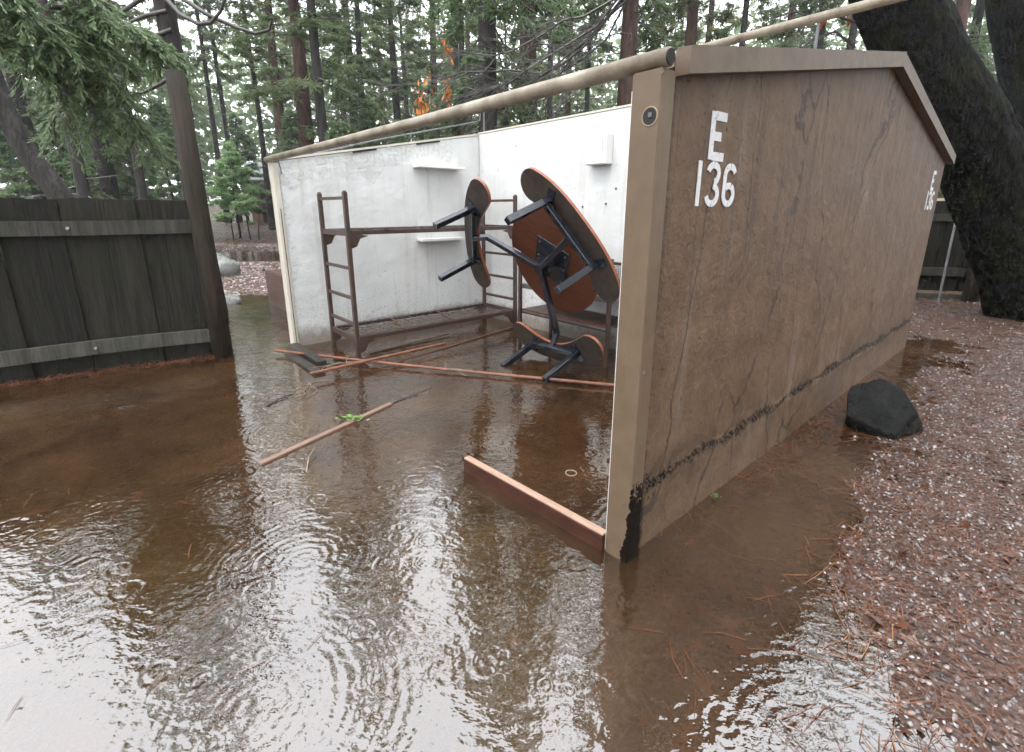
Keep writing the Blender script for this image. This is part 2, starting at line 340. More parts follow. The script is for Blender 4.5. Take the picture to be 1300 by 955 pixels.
def water_mat():
    m, nt = mat('muddy_water')
    tc = nd(nt, 'TexCoord').outputs['Object']
    hs_ = []; wb = noise(nt, tc, 7, 3, .5, out='Color')
    tcw = nd(nt, 'VectorMath', {0: tc, 1: nd(nt, 'VectorMath', {0: wb, 'Scale': .035}, operation='SCALE').outputs[0]}, operation='ADD').outputs[0]
    # raindrop rings: several sizes of drops, each cell fires or not
    for sc, fr, amp, off, ek, thr in ((6.0, 8.0, .8, 0.0, -70.0, .68), (11.5, 6.0, .8, 3.3, -60.0, .60), (3.4, 13.0, .55, 8.1, -60.0, .70), (.85, 62.0, .042, 2.2, -9.0, .35)):
        mp = nd(nt, 'Mapping', {'Vector': tcw, 'Location': (off, off * .7, 0), 'Scale': (sc, sc, 0.0)}).outputs[0]
        vo = nd(nt, 'TexVoronoi', {'Vector': mp, 'Scale': 1.0, 'Randomness': 1.0}, voronoi_dimensions='2D')
        d = vo.outputs['Distance']; rc = nd(nt, 'SeparateColor', {'Color': vo.outputs['Color']})
        on = math_n(nt, 'GREATER_THAN', rc.outputs['Red'], thr)
        rad = math_n(nt, 'MULTIPLY_ADD', rc.outputs['Green'], .30, .06)       # ring radius of this drop
        dd = math_n(nt, 'SUBTRACT', d, rad)
        env = math_n(nt, 'POWER', 2.718, math_n(nt, 'MULTIPLY', math_n(nt, 'MULTIPLY', dd, dd), ek))
        wv = math_n(nt, 'SINE', math_n(nt, 'MULTIPLY', dd, 6.283 * fr / 2.2))
        hs_.append(math_n(nt, 'MULTIPLY', math_n(nt, 'MULTIPLY', math_n(nt, 'MULTIPLY', wv, env), on), amp / sc * 1.9))
    h = math_n(nt, 'ADD', math_n(nt, 'ADD', hs_[0], hs_[1]), math_n(nt, 'ADD', hs_[2], hs_[3]))
    lump = noise(nt, tc, 3.2, 3, .5); rip = noise(nt, nd(nt, 'Mapping', {'Vector': tc, 'Scale': (1, 1.6, 1), 'Rotation': (0, 0, .5)}).outputs[0], 14, 3, .5)
    h = math_n(nt, 'ADD', h, math_n(nt, 'MULTIPLY', rip, 1.3)); h = math_n(nt, 'ADD', h, math_n(nt, 'MULTIPLY', lump, 2.4))
    nrm = bump(nt, h, 1.0, .0019)
    silt = noise(nt, nd(nt, 'Mapping', {'Vector': tc, 'Scale': (1, 1, 1)}).outputs[0], 1.1, 5, .6, dist=.6)
    mud = ramp(nt, silt, [(.3, (.092, .047, .019)), (.7, (.150, .082, .036))])
    dif = nd(nt, 'BsdfDiffuse', {'Color': mud}); tr = nd(nt, 'BsdfTransparent', {'Color': (.74, .54, .36)})
    body = nd(nt, 'MixShader', {0: ramp(nt, silt, [(.35, .18), (.65, .42)]), 1: tr.outputs[0], 2: dif.outputs[0]})
    gl = nd(nt, 'BsdfGlossy', {'Roughness': .015, 'Normal': nrm, 'Color': (1, 1, 1)})
    fr_ = nd(nt, 'Fresnel', {'IOR': 2.4, 'Normal': nrm})
    mx = nd(nt, 'MixShader', {0: fr_.outputs[0], 1: body.outputs[0], 2: gl.outputs[0]})
    nd(nt, 'OutputMaterial', {'Surface': mx.outputs[0]})
water_mat()

def varnish_mat():
    m, nt = mat('varnished_top'); v = coords(nt, (1, 7, 1))
    g = noise(nt, v, 5, 5, .6)
    c = ramp(nt, g, [(.3, (.060, .017, .007)), (.7, (.125, .038, .014))])
    sp = ramp(nt, noise(nt, coords(nt), 16, 5, .7), [(.66, 0.0), (.70, 1.0)])
    c = mixc(nt, math_n(nt, 'MULTIPLY', sp, .6), c, (.05, .02, .01))
    finish(nt, c, .3, bump(nt, g, .15, .002))
varnish_mat()

def rock_mat():
    m, nt = mat('wet_rock'); v = coords(nt)
    g = noise(nt, v, 7, 7, .7)
    c = ramp(nt, g, [(.3, (.003, .003, .003)), (.72, (.013, .0135, .0125))])
    mk = ramp(nt, noise(nt, v, 4, 5, .6), [(.52, 0.0), (.66, 1.0)])
    c = mixc(nt, math_n(nt, 'MULTIPLY', mk, .5), c, (.03, .04, .02))
    finish(nt, c, nd(nt, 'MapRange', {'Value': noise(nt, v, 9, 4), 'To Min': .10, 'To Max': .34}).outputs[0], bump(nt, math_n(nt, 'ADD', g, noise(nt, v, 40, 5, .7)), .8, .02), spec=.2)
rock_mat()

# ------------------------------------------------------------------ mesh builder
class MB:
    def __init__(s): s.v = []; s.f = []; s.n = 0; s.mi = []
    def add(s, vs, fs, mi=0):
        b = s.n; s.v.extend([tuple(p) for p in vs]); s.n += len(vs)
        s.f.extend([tuple(i + b for i in f) for f in fs]); s.mi.extend([mi] * len(fs)); return s
    def box(s, lo, hi, mi=0, M=None, bev=0.0):
        x0, y0, z0 = lo; x1, y1, z1 = hi
        if bev <= 0:
            vs = [(x0, y0, z0), (x1, y0, z0), (x1, y1, z0), (x0, y1, z0), (x0, y0, z1), (x1, y0, z1), (x1, y1, z1), (x0, y1, z1)]
            fs = [(0, 3, 2, 1), (4, 5, 6, 7), (0, 1, 5, 4), (1, 2, 6, 5), (2, 3, 7, 6), (3, 0, 4, 7)]
        else:
            b = bev; vs = []; idx = {}
            for i, x in enumerate((x0, x1)):
                for j, y in enumerate((y0, y1)):
                    for k, z in enumerate((z0, z1)):
                        sx, sy, sz = (1, -1)[i], (1, -1)[j], (1, -1)[k]
                        for a in range(3):
                            idx[i, j, k, a] = len(vs)
                            vs.append((x + (b * sx if a != 0 else 0), y + (b * sy if a != 1 else 0), z + (b * sz if a != 2 else 0)))
            fs = []
            for i in (0, 1): fs.append([idx[i, j, k, 0] for j, k in ((0, 0), (1, 0), (1, 1), (0, 1))][::(1 if i else -1)])
            for j in (0, 1): fs.append([idx[i, j, k, 1] for i, k in ((0, 0), (1, 0), (1, 1), (0, 1))][::(-1 if j else 1)])
            for k in (0, 1): fs.append([idx[i, j, k, 2] for i, j in ((0, 0), (1, 0), (1, 1), (0, 1))][::(1 if k else -1)])
            for i in (0, 1):
                for j in (0, 1): fs.append([idx[i, j, 0, 0], idx[i, j, 0, 1], idx[i, j, 1, 1], idx[i, j, 1, 0]][::(1 if i == j else -1)])
                for k in (0, 1): fs.append([idx[i, 0, k, 0], idx[i, 1, k, 0], idx[i, 1, k, 2], idx[i, 0, k, 2]][::(1 if i == k else -1)])
            for j in (0, 1):
                for k in (0, 1): fs.append([idx[0, j, k, 1], idx[0, j, k, 2], idx[1, j, k, 2], idx[1, j, k, 1]][::(1 if j == k else -1)])
            for i in (0, 1):
                for j in (0, 1):
                    for k in (0, 1): fs.append([idx[i, j, k, 0], idx[i, j, k, 1], idx[i, j, k, 2]][::(1 if (i + j + k) % 2 else -1)])
        if M is not None: vs = [M @ Vector(p) for p in vs]
        return s.add(vs, fs, mi)
    def bar(s, a, b, wx, wy, up=(0, 0, 1), mi=0, bev=0.0):
        """square bar from a to b; wx across, wy along 'up'"""
        a = Vector(a); b = Vector(b); d = (b - a); L = d.length; d.normalize()
        u = Vector(up); x = d.cross(u)
        if x.length < 1e-4: x = d.cross(Vector((1, 0, 0)))
        x.normalize(); y = x.cross(d)
        M = Matrix((( d.x, x.x, y.x, a.x), (d.y, x.y, y.y, a.y), (d.z, x.z, y.z, a.z), (0, 0, 0, 1)))
        return s.box((0, -wx / 2, -wy / 2), (L, wx / 2, wy / 2), mi, M, bev)
    def tube(s, pts, rad, sides=8, mi=0, cap=True, wob=0.0):
        pts = [Vector(p) for p in pts]; n = len(pts)
        if not hasattr(rad, '__len__'): rad = [rad] * n
        vs = []; fs = []
        prev = None
        for i, p in enumerate(pts):
            d = (pts[min(i + 1, n - 1)] - pts[max(i - 1, 0)]).normalized()
            if prev is None:
                u = Vector((0, 0, 1)) if abs(d.z) < .9 else Vector((1, 0, 0)); x = d.cross(u).normalized()
            else:
                x = prev - d * prev.dot(d); x.normalize()
            prev = x; y = d.cross(x)
            for k in range(sides):
                a = 2 * math.pi * k / sides; r = rad[i] * (1 + (random.uniform(-wob, wob) if wob else 0))
                vs.append(p + (x * math.cos(a) + y * math.sin(a)) * r)
        for i in range(n - 1):
            for k in range(sides):
                k2 = (k + 1) % sides
                fs.append((i * sides + k, i * sides + k2, (i + 1) * sides + k2, (i + 1) * sides + k))
        if cap:
            fs.append(tuple(range(sides))[::-1]); fs.append(tuple((n - 1) * sides + k for k in range(sides)))
        return s.add(vs, fs, mi)
    def prism(s, poly, thick, M=None, mi=0):
        """polygon in xy extruded in z from 0 to thick"""
        n = len(poly)
        vs = [Vector((x, y, 0)) for x, y in poly] + [Vector((x, y, thick)) for x, y in poly]
        if M is not None: vs = [M @ p for p in vs]
        fs = [tuple(range(n))[::-1], tuple(range(n, 2 * n))] + [(i, (i + 1) % n, n + (i + 1) % n, n + i) for i in range(n)]
        return s.add(vs, fs, mi)
    def build(s, name, m, parent=None, smooth=False):
        me = bpy.data.meshes.new(name)
        me.from_pydata([tuple(p) for p in s.v], [], s.f)
        ms = m if isinstance(m, (list, tuple)) else [m]
        for k in ms: me.materials.append(MATS[k])
        if len(ms) > 1: me.polygons.foreach_set('material_index', s.mi)
        if smooth: me.polygons.foreach_set('use_smooth', [True] * len(me.polygons))
        me.update()
        return link(name, me, parent)
def link(name, me, parent=None):
    o = bpy.data.objects.new(name, me); COL.objects.link(o)
    if parent is not None: o.parent = parent
    return o
def np_mesh(name, V, Fc, m, parent=None, smooth=False, fm=None):
    """V (n,3), Fc (k,3 or 4) arrays -> object"""
    me = bpy.data.meshes.new(name); V = np.asarray(V, np.float32); Fc = np.asarray(Fc, np.int32)
    me.vertices.add(len(V)); me.vertices.foreach_set('co', V.ravel())
    k = Fc.shape[1]; me.loops.add(Fc.size); me.loops.foreach_set('vertex_index', Fc.ravel())
    me.polygons.add(len(Fc)); me.polygons.foreach_set('loop_start', np.arange(0, Fc.size, k, dtype=np.int32))
    for q in (m if isinstance(m, (list, tuple)) else [m]): me.materials.append(MATS[q])
    if fm is not None: me.polygons.foreach_set('material_index', np.asarray(fm, np.int32))
    if smooth: me.polygons.foreach_set('use_smooth', np.ones(len(Fc), bool))
    me.update(calc_edges=True); me.validate()
    return link(name, me, parent)
def tag(o, label=None, cat=None, group=None, kind=None):
    if label: o['label'] = label
    if cat: o['category'] = cat
    if group: o['group'] = group
    if kind: o['kind'] = kind
    return o
def thing(name, label, cat, at=(0, 0, 0), rz=0.0, group=None):
    o = bpy.data.objects.new(name, None); COL.objects.link(o); o.location = at; o.rotation_euler = (0, 0, rz)
    o.empty_display_size = .1
    return tag(o, label, cat, group)
def copy_tree(o, parent=None):
    c = o.copy(); COL.objects.link(c)
    if parent is not None: c.parent = parent
    for ch in list(o.children): copy_tree(ch, c)
    return c

# ------------------------------------------------------------------ terrain
POND = np.array([(1.02, -8), (1.02, .3), (1.22, 1.24), (1.30, 1.72), (1.68, 2.02), (1.93, 2.3), (2.25, 2.78), (2.62, 3.22), (3.5, 3.98), (4.75, 4.98), (5.4, 5.6),
    (4.4, 5.55), (2.72, 3.95), (-.25, 7.4), (-1.8, 8.3), (-3.4, 8.5), (-5.1, 8.6), (-5.3, 7.6), (-3.6, 5.45), (-3.25, 4.83), (-4.4, 4.12), (-9, 1.2), (-14, -2), (-9, -8)])
def sdist(x, y, poly):
    d2 = np.full(x.shape, 1e9); ins = np.zeros(x.shape, bool); n = len(poly)
    for i in range(n):
        ax, ay = poly[i]; bx, by = poly[(i + 1) % n]
        ex, ey = bx - ax, by - ay; t = np.clip(((x - ax) * ex + (y - ay) * ey) / (ex * ex + ey * ey), 0, 1)
        d2 = np.minimum(d2, (x - ax - t * ex) ** 2 + (y - ay - t * ey) ** 2)
        c = ((ay > y) != (by > y)) & (x < (bx - ax) * (y - ay) / ((by - ay) if by != ay else 1e-9) + ax); ins ^= c
    d = np.sqrt(d2); return np.where(ins, -d, d)
def height(x, y):
    x = np.asarray(x, float); y = np.asarray(y, float)
    d = sdist(x, y, POND) + (fbm(x * 2.3, y * 2.3, 3) - .5) * .34
    h = np.where(d < 0, np.maximum(d * .16, -.13 - .03 * vnoise(x * .8, y * .8)), np.minimum(d * .035, .020) + .006 * np.minimum(d, 20))
    # second puddle further back
    q = 1 - np.sqrt(((x + 9.6) / 6.0) ** 2 + ((y - 16.2) / 2.3) ** 2) + (fbm(x * .8, y * .8, 3) - .5) * .3
    h = h - np.clip(q + .18, 0, .6) * .38 * (d > 0)
    far = np.clip(np.hypot(x, y) - 20, 0, None); h = h + far * .035 + (fbm(x * .12, y * .12, 3) - .5) * np.clip(far * .08, 0, 2.2)
    h = h + (fbm(x * 5, y * 5, 3) - .5) * .034 + (fbm(x * 19, y * 19, 2) - .5) * .022
    return h
def axis(segs):
    out = [segs[0][0]]
    for a, b, st in segs:
        n = max(1, int(round((b - a) / st))); out += list(a + (b - a) * (np.arange(1, n + 1) / n))
    return np.array(out)
gx = axis([(-400, -60, 40), (-60, -20, 4), (-20, -7, .6), (-7, .8, .09), (.8, 5.4, .03), (5.4, 9, .12), (9, 20, .8), (20, 60, 4), (60, 400, 40)])
gy = axis([(-60, -4, 8), (-4, .6, .4), (.6, 6.4, .03), (6.4, 12, .12), (12, 24, .4), (24, 60, 3), (60, 400, 34)])
GX, GY = np.meshgrid(gx, gy)
V = np.stack([GX, GY, height(GX, GY)], -1).reshape(-1, 3)
nx, ny = len(gx), len(gy)
I = (np.arange(ny - 1)[:, None] * nx + np.arange(nx - 1)[None]).ravel()
ground = np_mesh('ground', V, np.stack([I, I + 1, I + nx + 1, I + nx], 1), 'forest_floor', smooth=True)
tag(ground, 'pine needle and gravel forest floor around the flooded cabin', kind='structure')
wx = np.linspace(-24, 7.5, 64); wy = np.linspace(-7, 21, 57)
WX, WY = np.meshgrid(wx, wy); I = (np.arange(56)[:, None] * 64 + np.arange(63)[None]).ravel()
water = np_mesh('flood_water', np.stack([WX, WY, WX * 0], -1).reshape(-1, 3), np.stack([I, I + 1, I + 65, I + 64], 1), 'muddy_water', smooth=True)
tag(water, 'shallow muddy brown flood water pitted by rain', kind='structure')

# ------------------------------------------------------------------ the cabin
cab = thing('camp_cabin', 'brown and white concrete camp cabin without its roof, stencilled E 136', 'cabin', CAB_O, CAB_A)
LEN, RIDGE_S = 5.19, 2.66
def top_z(s, eave=1.965, ridge=2.45): return eave + (ridge - eave) * (1 - abs(s - RIDGE_S) / RIDGE_S) if 0 <= s <= 2 * RIDGE_S else eave
def wall(name, s0, s1, w0, w1, topf, m, mi_face, step=.022, disp=.004, along='s', rough_patch=None):
    """slab with a finely uneven face. along 's': runs in s, face at w1 (face=+1) or w0 (-1); along 'w': runs in w, face at s0."""
    a0, a1 = (s0, s1) if along == 's' else (w0, w1)
    na = int((a1 - a0) / step); nz = int(2.5 / step)
    a = np.linspace(a0, a1, na + 1); t = np.linspace(0, 1, nz + 1)
    A_, T_ = np.meshgrid(a, t); TZ = np.array([topf(q) for q in a])[None, :]
    Z = -.25 + (TZ + .25) * T_
    off = disp * (fbm(A_ * 9 + 3, Z * 9, 4) - .5) * 2 + disp * .8 * (fbm(A_ * 38, Z * 38, 3) - .5) * 2
    if rough_patch is not None: off = off + rough_patch(A_, Z)
    edge = (np.minimum(np.minimum(A_ - a0, a1 - A_), TZ - Z) < .004); off = np.where(edge, 0, off)
    n = (na + 1) * (nz + 1)
    if along == 's':
        wf, wb = (w1, w0) if mi_face > 0 else (w0, w1)
        fv = np.stack([A_, wf + mi_face * off, Z], -1).reshape(-1, 3); bv = np.stack([A_, np.full_like(A_, wb), Z], -1).reshape(-1, 3)
    else:
        fv = np.stack([s0 - off, A_, Z], -1).reshape(-1, 3); bv = np.stack([np.full_like(A_, s1), A_, Z], -1).reshape(-1, 3)
    I = (np.arange(nz)[:, None] * (na + 1) + np.arange(na)[None]).ravel()
    q = np.stack([I, I + 1, I + na + 2, I + na + 1], 1)
    ring = list(range(na + 1)) + [(na + 1) * j + na for j in range(1, nz + 1)] + [nz * (na + 1) + j for j in range(na - 1, -1, -1)] + [(na + 1) * j for j in range(nz - 1, 0, -1)]
    ring = np.array(ring); r2 = np.roll(ring, -1)
    sides = np.stack([ring, ring + n, r2 + n, r2], 1)
    Fc = np.concatenate([q, q[:, ::-1] + n, sides]); fm = np.concatenate([np.zeros(len(q)), np.ones(len(q)), np.zeros(len(sides))])
    o = np_mesh(name, np.concatenate([fv, bv]), Fc, m, cab, fm=fm)
    return o
def brown_patch(A_, Z):
    line = .315 - (fbm(A_ * 2.2, Z * 0 + 3, 3) - .5) * .05
    below = np.clip((line - Z) / .02, 0, 1)
    return below * .010 + .004 * (fbm(A_ * 4, Z * 4, 3) - .5)
wall('side_wall', .045, LEN, 0.012, .088, top_z, ['brown_plaster', 'white_plaster'], -1, disp=.0022, rough_patch=brown_patch)
def chip_patch(A_, Z):
    top = np.array([[top_z(q) for q in A_[0]]])
    near = np.clip(1 - (top - Z) / .42, 0, 1) * np.clip((2.1 - A_) / .6, 0, 1) + np.clip(1 - A_ / .14, 0, 1) * (Z > .9)
    k = np.clip((fbm(A_ * 6, Z * 6, 3) + near * .55 - .78) * 6, 0, 1)
    k = k * .5
    return -k * (.006 + .022 * np.abs(fbm(A_ * 17, Z * 26, 3) - .5) * 2)
wall('side_wall', .03, LEN, 4.5, 4.6, top_z, ['white_plaster', 'brown_plaster'], -1, disp=.003, rough_patch=chip_patch)
wall('back_wall', 2.62, 2.72, .092, 4.494, lambda w: 2.455, ['white_plaster', 'white_plaster'], 1, disp=.0022, along='w')

def part(name, m, fn, parent=cab, smooth=False):
    b = MB(); fn(b); return b.build(name, m, parent, smooth)
# front posts and trims
part('front_post', 'post_paint', lambda b: b.box((-.06, -.022, -.25), (.026, .096, 1.955), bev=.004))
part('post_edge_strip', 'trim_paint', lambda b: b.box((.028, -.006, -.25), (.043, .084, 1.94), bev=.002))
part('white_caulk_strip', 'white_enamel', lambda b: b.box((-.052, .0965, -.2), (.03, .102, 1.9)))
part('front_post', 'cream_paint', lambda b: b.box((-.03, 4.488, -.25), (.028, 4.612, 1.95), bev=.004))
part('white_caulk_strip', 'rust_frame', lambda b: b.box((.0, 4.482, -.2), (.006, 4.487, 1.5)))
def gable(b, s0, s1, w0, w1, dz, h):
    z0, z1 = top_z(max(s0, 0)) + dz, top_z(s1) + dz
    b.add([(s0, w0, z0), (s1, w0, z1), (s1, w1, z1), (s0, w1, z0), (s0, w0, z0 + h), (s1, w0, z1 + h), (s1, w1, z1 + h), (s0, w1, z0 + h)],
          [(0, 3, 2, 1), (4, 5, 6, 7), (0, 1, 5, 4), (1, 2, 6, 5), (2, 3, 7, 6), (3, 0, 4, 7)])
part('gable_board', 'trim_paint', lambda b: gable(b, .06, RIDGE_S + .05, -.052, .006, -.028, .088))
part('gable_board', 'trim_paint', lambda b: gable(b, RIDGE_S + .053, 5.28, -.050, .008, -.030, .085))
part('wall_cap', 'tan_paint', lambda b: gable(b, .06, RIDGE_S, .011, .13, .004, .03))
part('wall_cap', 'tan_paint', lambda b: gable(b, RIDGE_S + .003, 5.26, .011, .13, .004, .03))
part('wall_cap', 'cream_paint', lambda b: gable(b, -.02, RIDGE_S - .045, 4.492, 4.612, .004, .022))
part('wall_cap', 'cream_paint', lambda b: b.box((2.612, .14, 2.46), (2.728, 4.49, 2.478)))
for s0, s1 in ((.84, 1.13), (1.66, 2.0)):      # open dark slots under the left cap
    part('cap_slot', 'black_hole', lambda b: gable(b, s0, s1, 4.484, 4.491, -.016, .02))
# pipes
HZ = on_s(858, 72, -.02).z
def header(b):
    b.tube([(-.035, -.03, HZ), (-.035, 1.5, HZ - .006), (-.035, 3.0, HZ - .004), (-.035, 4.63, HZ)], .031, 16)
part('header_pipe', 'pipe_metal', header, smooth=True)
part('pipe_mouth', 'black_hole', lambda b: b.tube([(-.035, -.032, HZ), (-.035, -.036, HZ)], .025, 16))
part('ridge_pipe', 'pipe_metal', lambda b: b.tube([(RIDGE_S, -.12, 2.83), (RIDGE_S, 2.2, 2.82), (RIDGE_S, 4.66, 2.83)], .032, 14))
for w_, z_ in ((.5, 2.80), (4.44, 2.80)):
    part('ridge_pipe_stand', 'galvanised', lambda b: b.tube([(RIDGE_S + .01, w_, 2.44), (RIDGE_S + .01, w_, z_)], .012, 8))
part('canvas_rod', 'galvanised', lambda b: b.tube([(.42, 4.55, 2.07), (1.2, 4.52, 2.28), (2.55, 4.44, 2.60), (2.60, 4.44, 2.62), (2.62, 4.44, 2.8)], .0085, 8))
part('pipe_bracket', 'galvanised', lambda b: b.tube([(-.02, 4.30, HZ - .02), (0.0, 4.32, HZ - .10), (.05, 4.48, HZ - .14)], .006, 6))
# socket hole in the right post
p = on_s(825, 148, -.06)
ring = MB()
n = 24; vs = []; fs = []
for k in range(n):
    a = 2 * math.pi * k / n
    for r_, x_ in ((.033, -.0605), (.031, -.063), (.028, -.0625), (.027, -.058)): vs.append((x_, p.y + r_ * math.cos(a), p.z + r_ * math.sin(a)))
for k in range(n):
    for j in range(3): q = (k + 1) % n; fs.append((k * 4 + j, k * 4 + j + 1, q * 4 + j + 1, q * 4 + j))
ring.add(vs, fs); hole = ring.build('pipe_socket', 'tan_paint', cab)
part('socket_hole', 'black_hole', lambda b: b.tube([(-.0622, p.y, p.z), (-.0605, p.y, p.z)], .0285, 20), hole)
part('socket_pin', 'grey_steel', lambda b: b.box((-.0660, p.y - .010, p.z - .003), (-.0625, p.y + .004, p.z + .012)), hole)
for u, v in ((818, 473), (793, 640), (842, 92)):
    q = on_s(u, v, -.06)
    part('nail', 'grey_steel', lambda b: b.tube([(-.066, q.y, q.z), (-.059, q.y, q.z)], .005, 8))
# ledges and light box on the white walls
part('wall_ledge', 'white_enamel', lambda b: b.box((1.60, 4.33, 1.985), (2.27, 4.4985, 2.012), bev=.004))
part('wall_ledge', 'white_enamel', lambda b: b.box((1.60, 4.35, 1.10), (2.25, 4.4985, 1.135), bev=.004))
part('light_box', 'white_enamel', lambda b: b.box((2.50, 2.25, 1.94), (2.6185, 2.52, 2.235), bev=.008))
part('box_seam', 'galvanised', lambda b: b.box((2.498, 2.29, 1.95), (2.4995, 2.293, 2.225)))
for q in ((2.30, 1.55), (2.18, 1.70), (2.62, 1.52)):
    part('plaster_scar', 'grey_steel', lambda b: b.tube([(2.6135, q[0], q[1]), (2.6195, q[0] + .01, q[1])], .012, 7))
# stencilled letters: each one a mesh of flat painted strokes
WO = .0075
def strokes(b, s0, z0, w, h, ch, lw):
    W2 = lw
    def q(pts):
        n = len(pts)
        for i in range(n - 1):
            (ax, az), (bx, bz) = pts[i], pts[i + 1]; dx, dz = bx - ax, bz - az; L = math.hypot(dx, dz) or 1; nx_, nz_ = -dz / L * W2 / 2, dx / L * W2 / 2
            ex, ez = dx / L * .0015, dz / L * .0015
            c = [(ax - ex + nx_, az - ez + nz_), (bx + ex + nx_, bz + ez + nz_), (bx + ex - nx_, bz + ez - nz_), (ax - ex - nx_, az - ez - nz_)]
            o = WO - .00004 * i
            b.add([(x, o, z) for x, z in c] + [(x, o + .003, z) for x, z in c], [(0, 1, 2, 3), (4, 7, 6, 5), (0, 4, 5, 1), (1, 5, 6, 2), (2, 6, 7, 3), (3, 7, 4, 0)])
    P = lambda x, z: (s0 + x * w, z0 + z * h)
    if ch == 'E':
        q([P(.14, 0), P(.14, 1)]); q([P(.27, .93), P(1, .93)]); q([P(.27, .5), P(.72, .5)]); q([P(.27, .07), P(1, .07)])
    elif ch == '1': q([P(.5, 0), P(.5, 1)])
    else:
        arc = lambda cx, cz, rx, rz, a0, a1: [P(cx + rx * math.cos(R(a0 + (a1 - a0) * i / 9)), cz + rz * math.sin(R(a0 + (a1 - a0) * i / 9))) for i in range(10)]
        if ch == '3':
            q(arc(.45, .75, .38, .20, 165, 95)); q(arc(.45, .75, .38, .20, 85, -75)); q(arc(.45, .26, .40, .21, 80, -85)); q(arc(.45, .26, .40, .21, 265, 195))
        if ch == '6':
            q(arc(.5, .74, .38, .21, 20, 85)); q([P(.12, .74), P(.12, .28)]); q(arc(.5, .74, .38, .21, 97, 175)); q(arc(.5, .27, .38, .22, 180, 265)); q(arc(.5, .27, .38, .22, 275, 420)); q(arc(.5, .27, .38, .22, 75, 130))
for s_off, z_off in ((0, 0), (4.375, -.02)):
    part('stencil_letter', 'stencil_paint', lambda b: strokes(b, .355 + s_off, 1.695 + z_off, .125, .178, 'E', .034))
    for ch, a_, w_ in (('1', .272, .06), ('3', .365, .115), ('6', .505, .115)):
        part('stencil_digit', 'stencil_paint', lambda b: strokes(b, a_ + s_off, 1.512 + z_off, w_, .172, ch, .027))

# ------------------------------------------------------------------ bunk bed
bunk = thing('bunk_bed', 'rusty brown steel bunk bed frame standing along the white wall', 'bunk bed', cabw(0, 0), CAB_A)
B0, B1, BW0, BW1 = .34, 2.5, 3.62, 4.27
for s_ in (B0, B1):
    for w_ in (BW0, BW1):
        lp = part('leg', 'rust_frame', lambda b: b.bar((s_, w_, -.16), (s_, w_, 1.655), .042, .042, up=(1, 0, 0), bev=.004), bunk)
        part('leg_cap', 'grey_steel', lambda b: b.box((s_ - .016, w_ - .016, 1.655), (s_ + .016, w_ + .016, 1.668), bev=.004), lp)
    for z_ in (1.60, 1.27, .93, .63, .36, .20):
        part('rung', 'rust_frame', lambda b: b.bar((s_, BW0 + .021, z_), (s_, BW1 - .021, z_), .026, .03 if z_ not in (1.27, .20) else .055), bunk)
for z_ in (1.27, .20):
    for w_ in (BW0, BW1):
        part('side_rail', 'rust_frame', lambda b: (b.bar((B0 + .021, w_, z_), (B1 - .021, w_, z_), .006, .036), b.bar((B0 + .021, w_ + (.017 if w_ < 4 else -.017), z_ + .02), (B1 - .021, w_ + (.017 if w_ < 4 else -.017), z_ + .02), .034, .005)), bunk)
        for s_, d_ in ((B0 + .021, 1), (B1 - .021, -1)):
            M = Matrix(((d_, 0, 0, s_), (0, 0, 1, w_ - .004), (0, 1, 0, z_), (0, 0, 0, 1)))
            part('gusset', 'rust_frame', lambda b: b.prism([(0, .0), (.19, -.03), (.10, -.055), (.06, -.13), (0, -.15)], .008, M), bunk)
def springs(b, z_):
    ns, nw = 22, 9
    for i in range(ns):
        s_ = B0 + .06 + (B1 - B0 - .12) * i / (ns - 1); pts = []
        for j in range(19):
            t = j / 18; pts.append((s_ + .022 * math.sin(j * 2.4 + i), BW0 + .02 + (BW1 - BW0 - .04) * t, z_ - .045 * math.sin(math.pi * t) + random.uniform(-.005, .005)))
        b.tube(pts, .0032, 4, cap=False)
    for j in range(nw):
        w_ = BW0 + .05 + (BW1 - BW0 - .1) * j / (nw - 1); pts = []
        for i in range(41):
            t = i / 40; pts.append((B0 + .03 + (B1 - B0 - .06) * t, w_ + .015 * math.sin(i * 2.0 + j), z_ - .045 * math.sin(math.pi * (j + .5) / nw) + random.uniform(-.006, .006)))
        b.tube(pts, .0032, 4, cap=False)
    for w_ in (BW0 + .03, BW1 - .03):                     # coil springs along the edge
        pts = [(B0 + .05 + (B1 - B0 - .1) * i / 420, w_ + .012 * math.cos(i * 1.1), z_ - .002 + .012 * math.sin(i * 1.1)) for i in range(421)]
        b.tube(pts, .0022, 3, cap=False)
for z_ in (1.29, .235):
    o = part('spring_mesh', 'rust_wire', lambda b: springs(b, z_), bunk)
for s_ in (.95, 1.6):
    part('cross_slat', 'rust_sheet', lambda b: b.bar((s_ - .05, BW0 + .02, .228), (s_ + .10, BW1 - .02, .224), .03, .006), bunk)

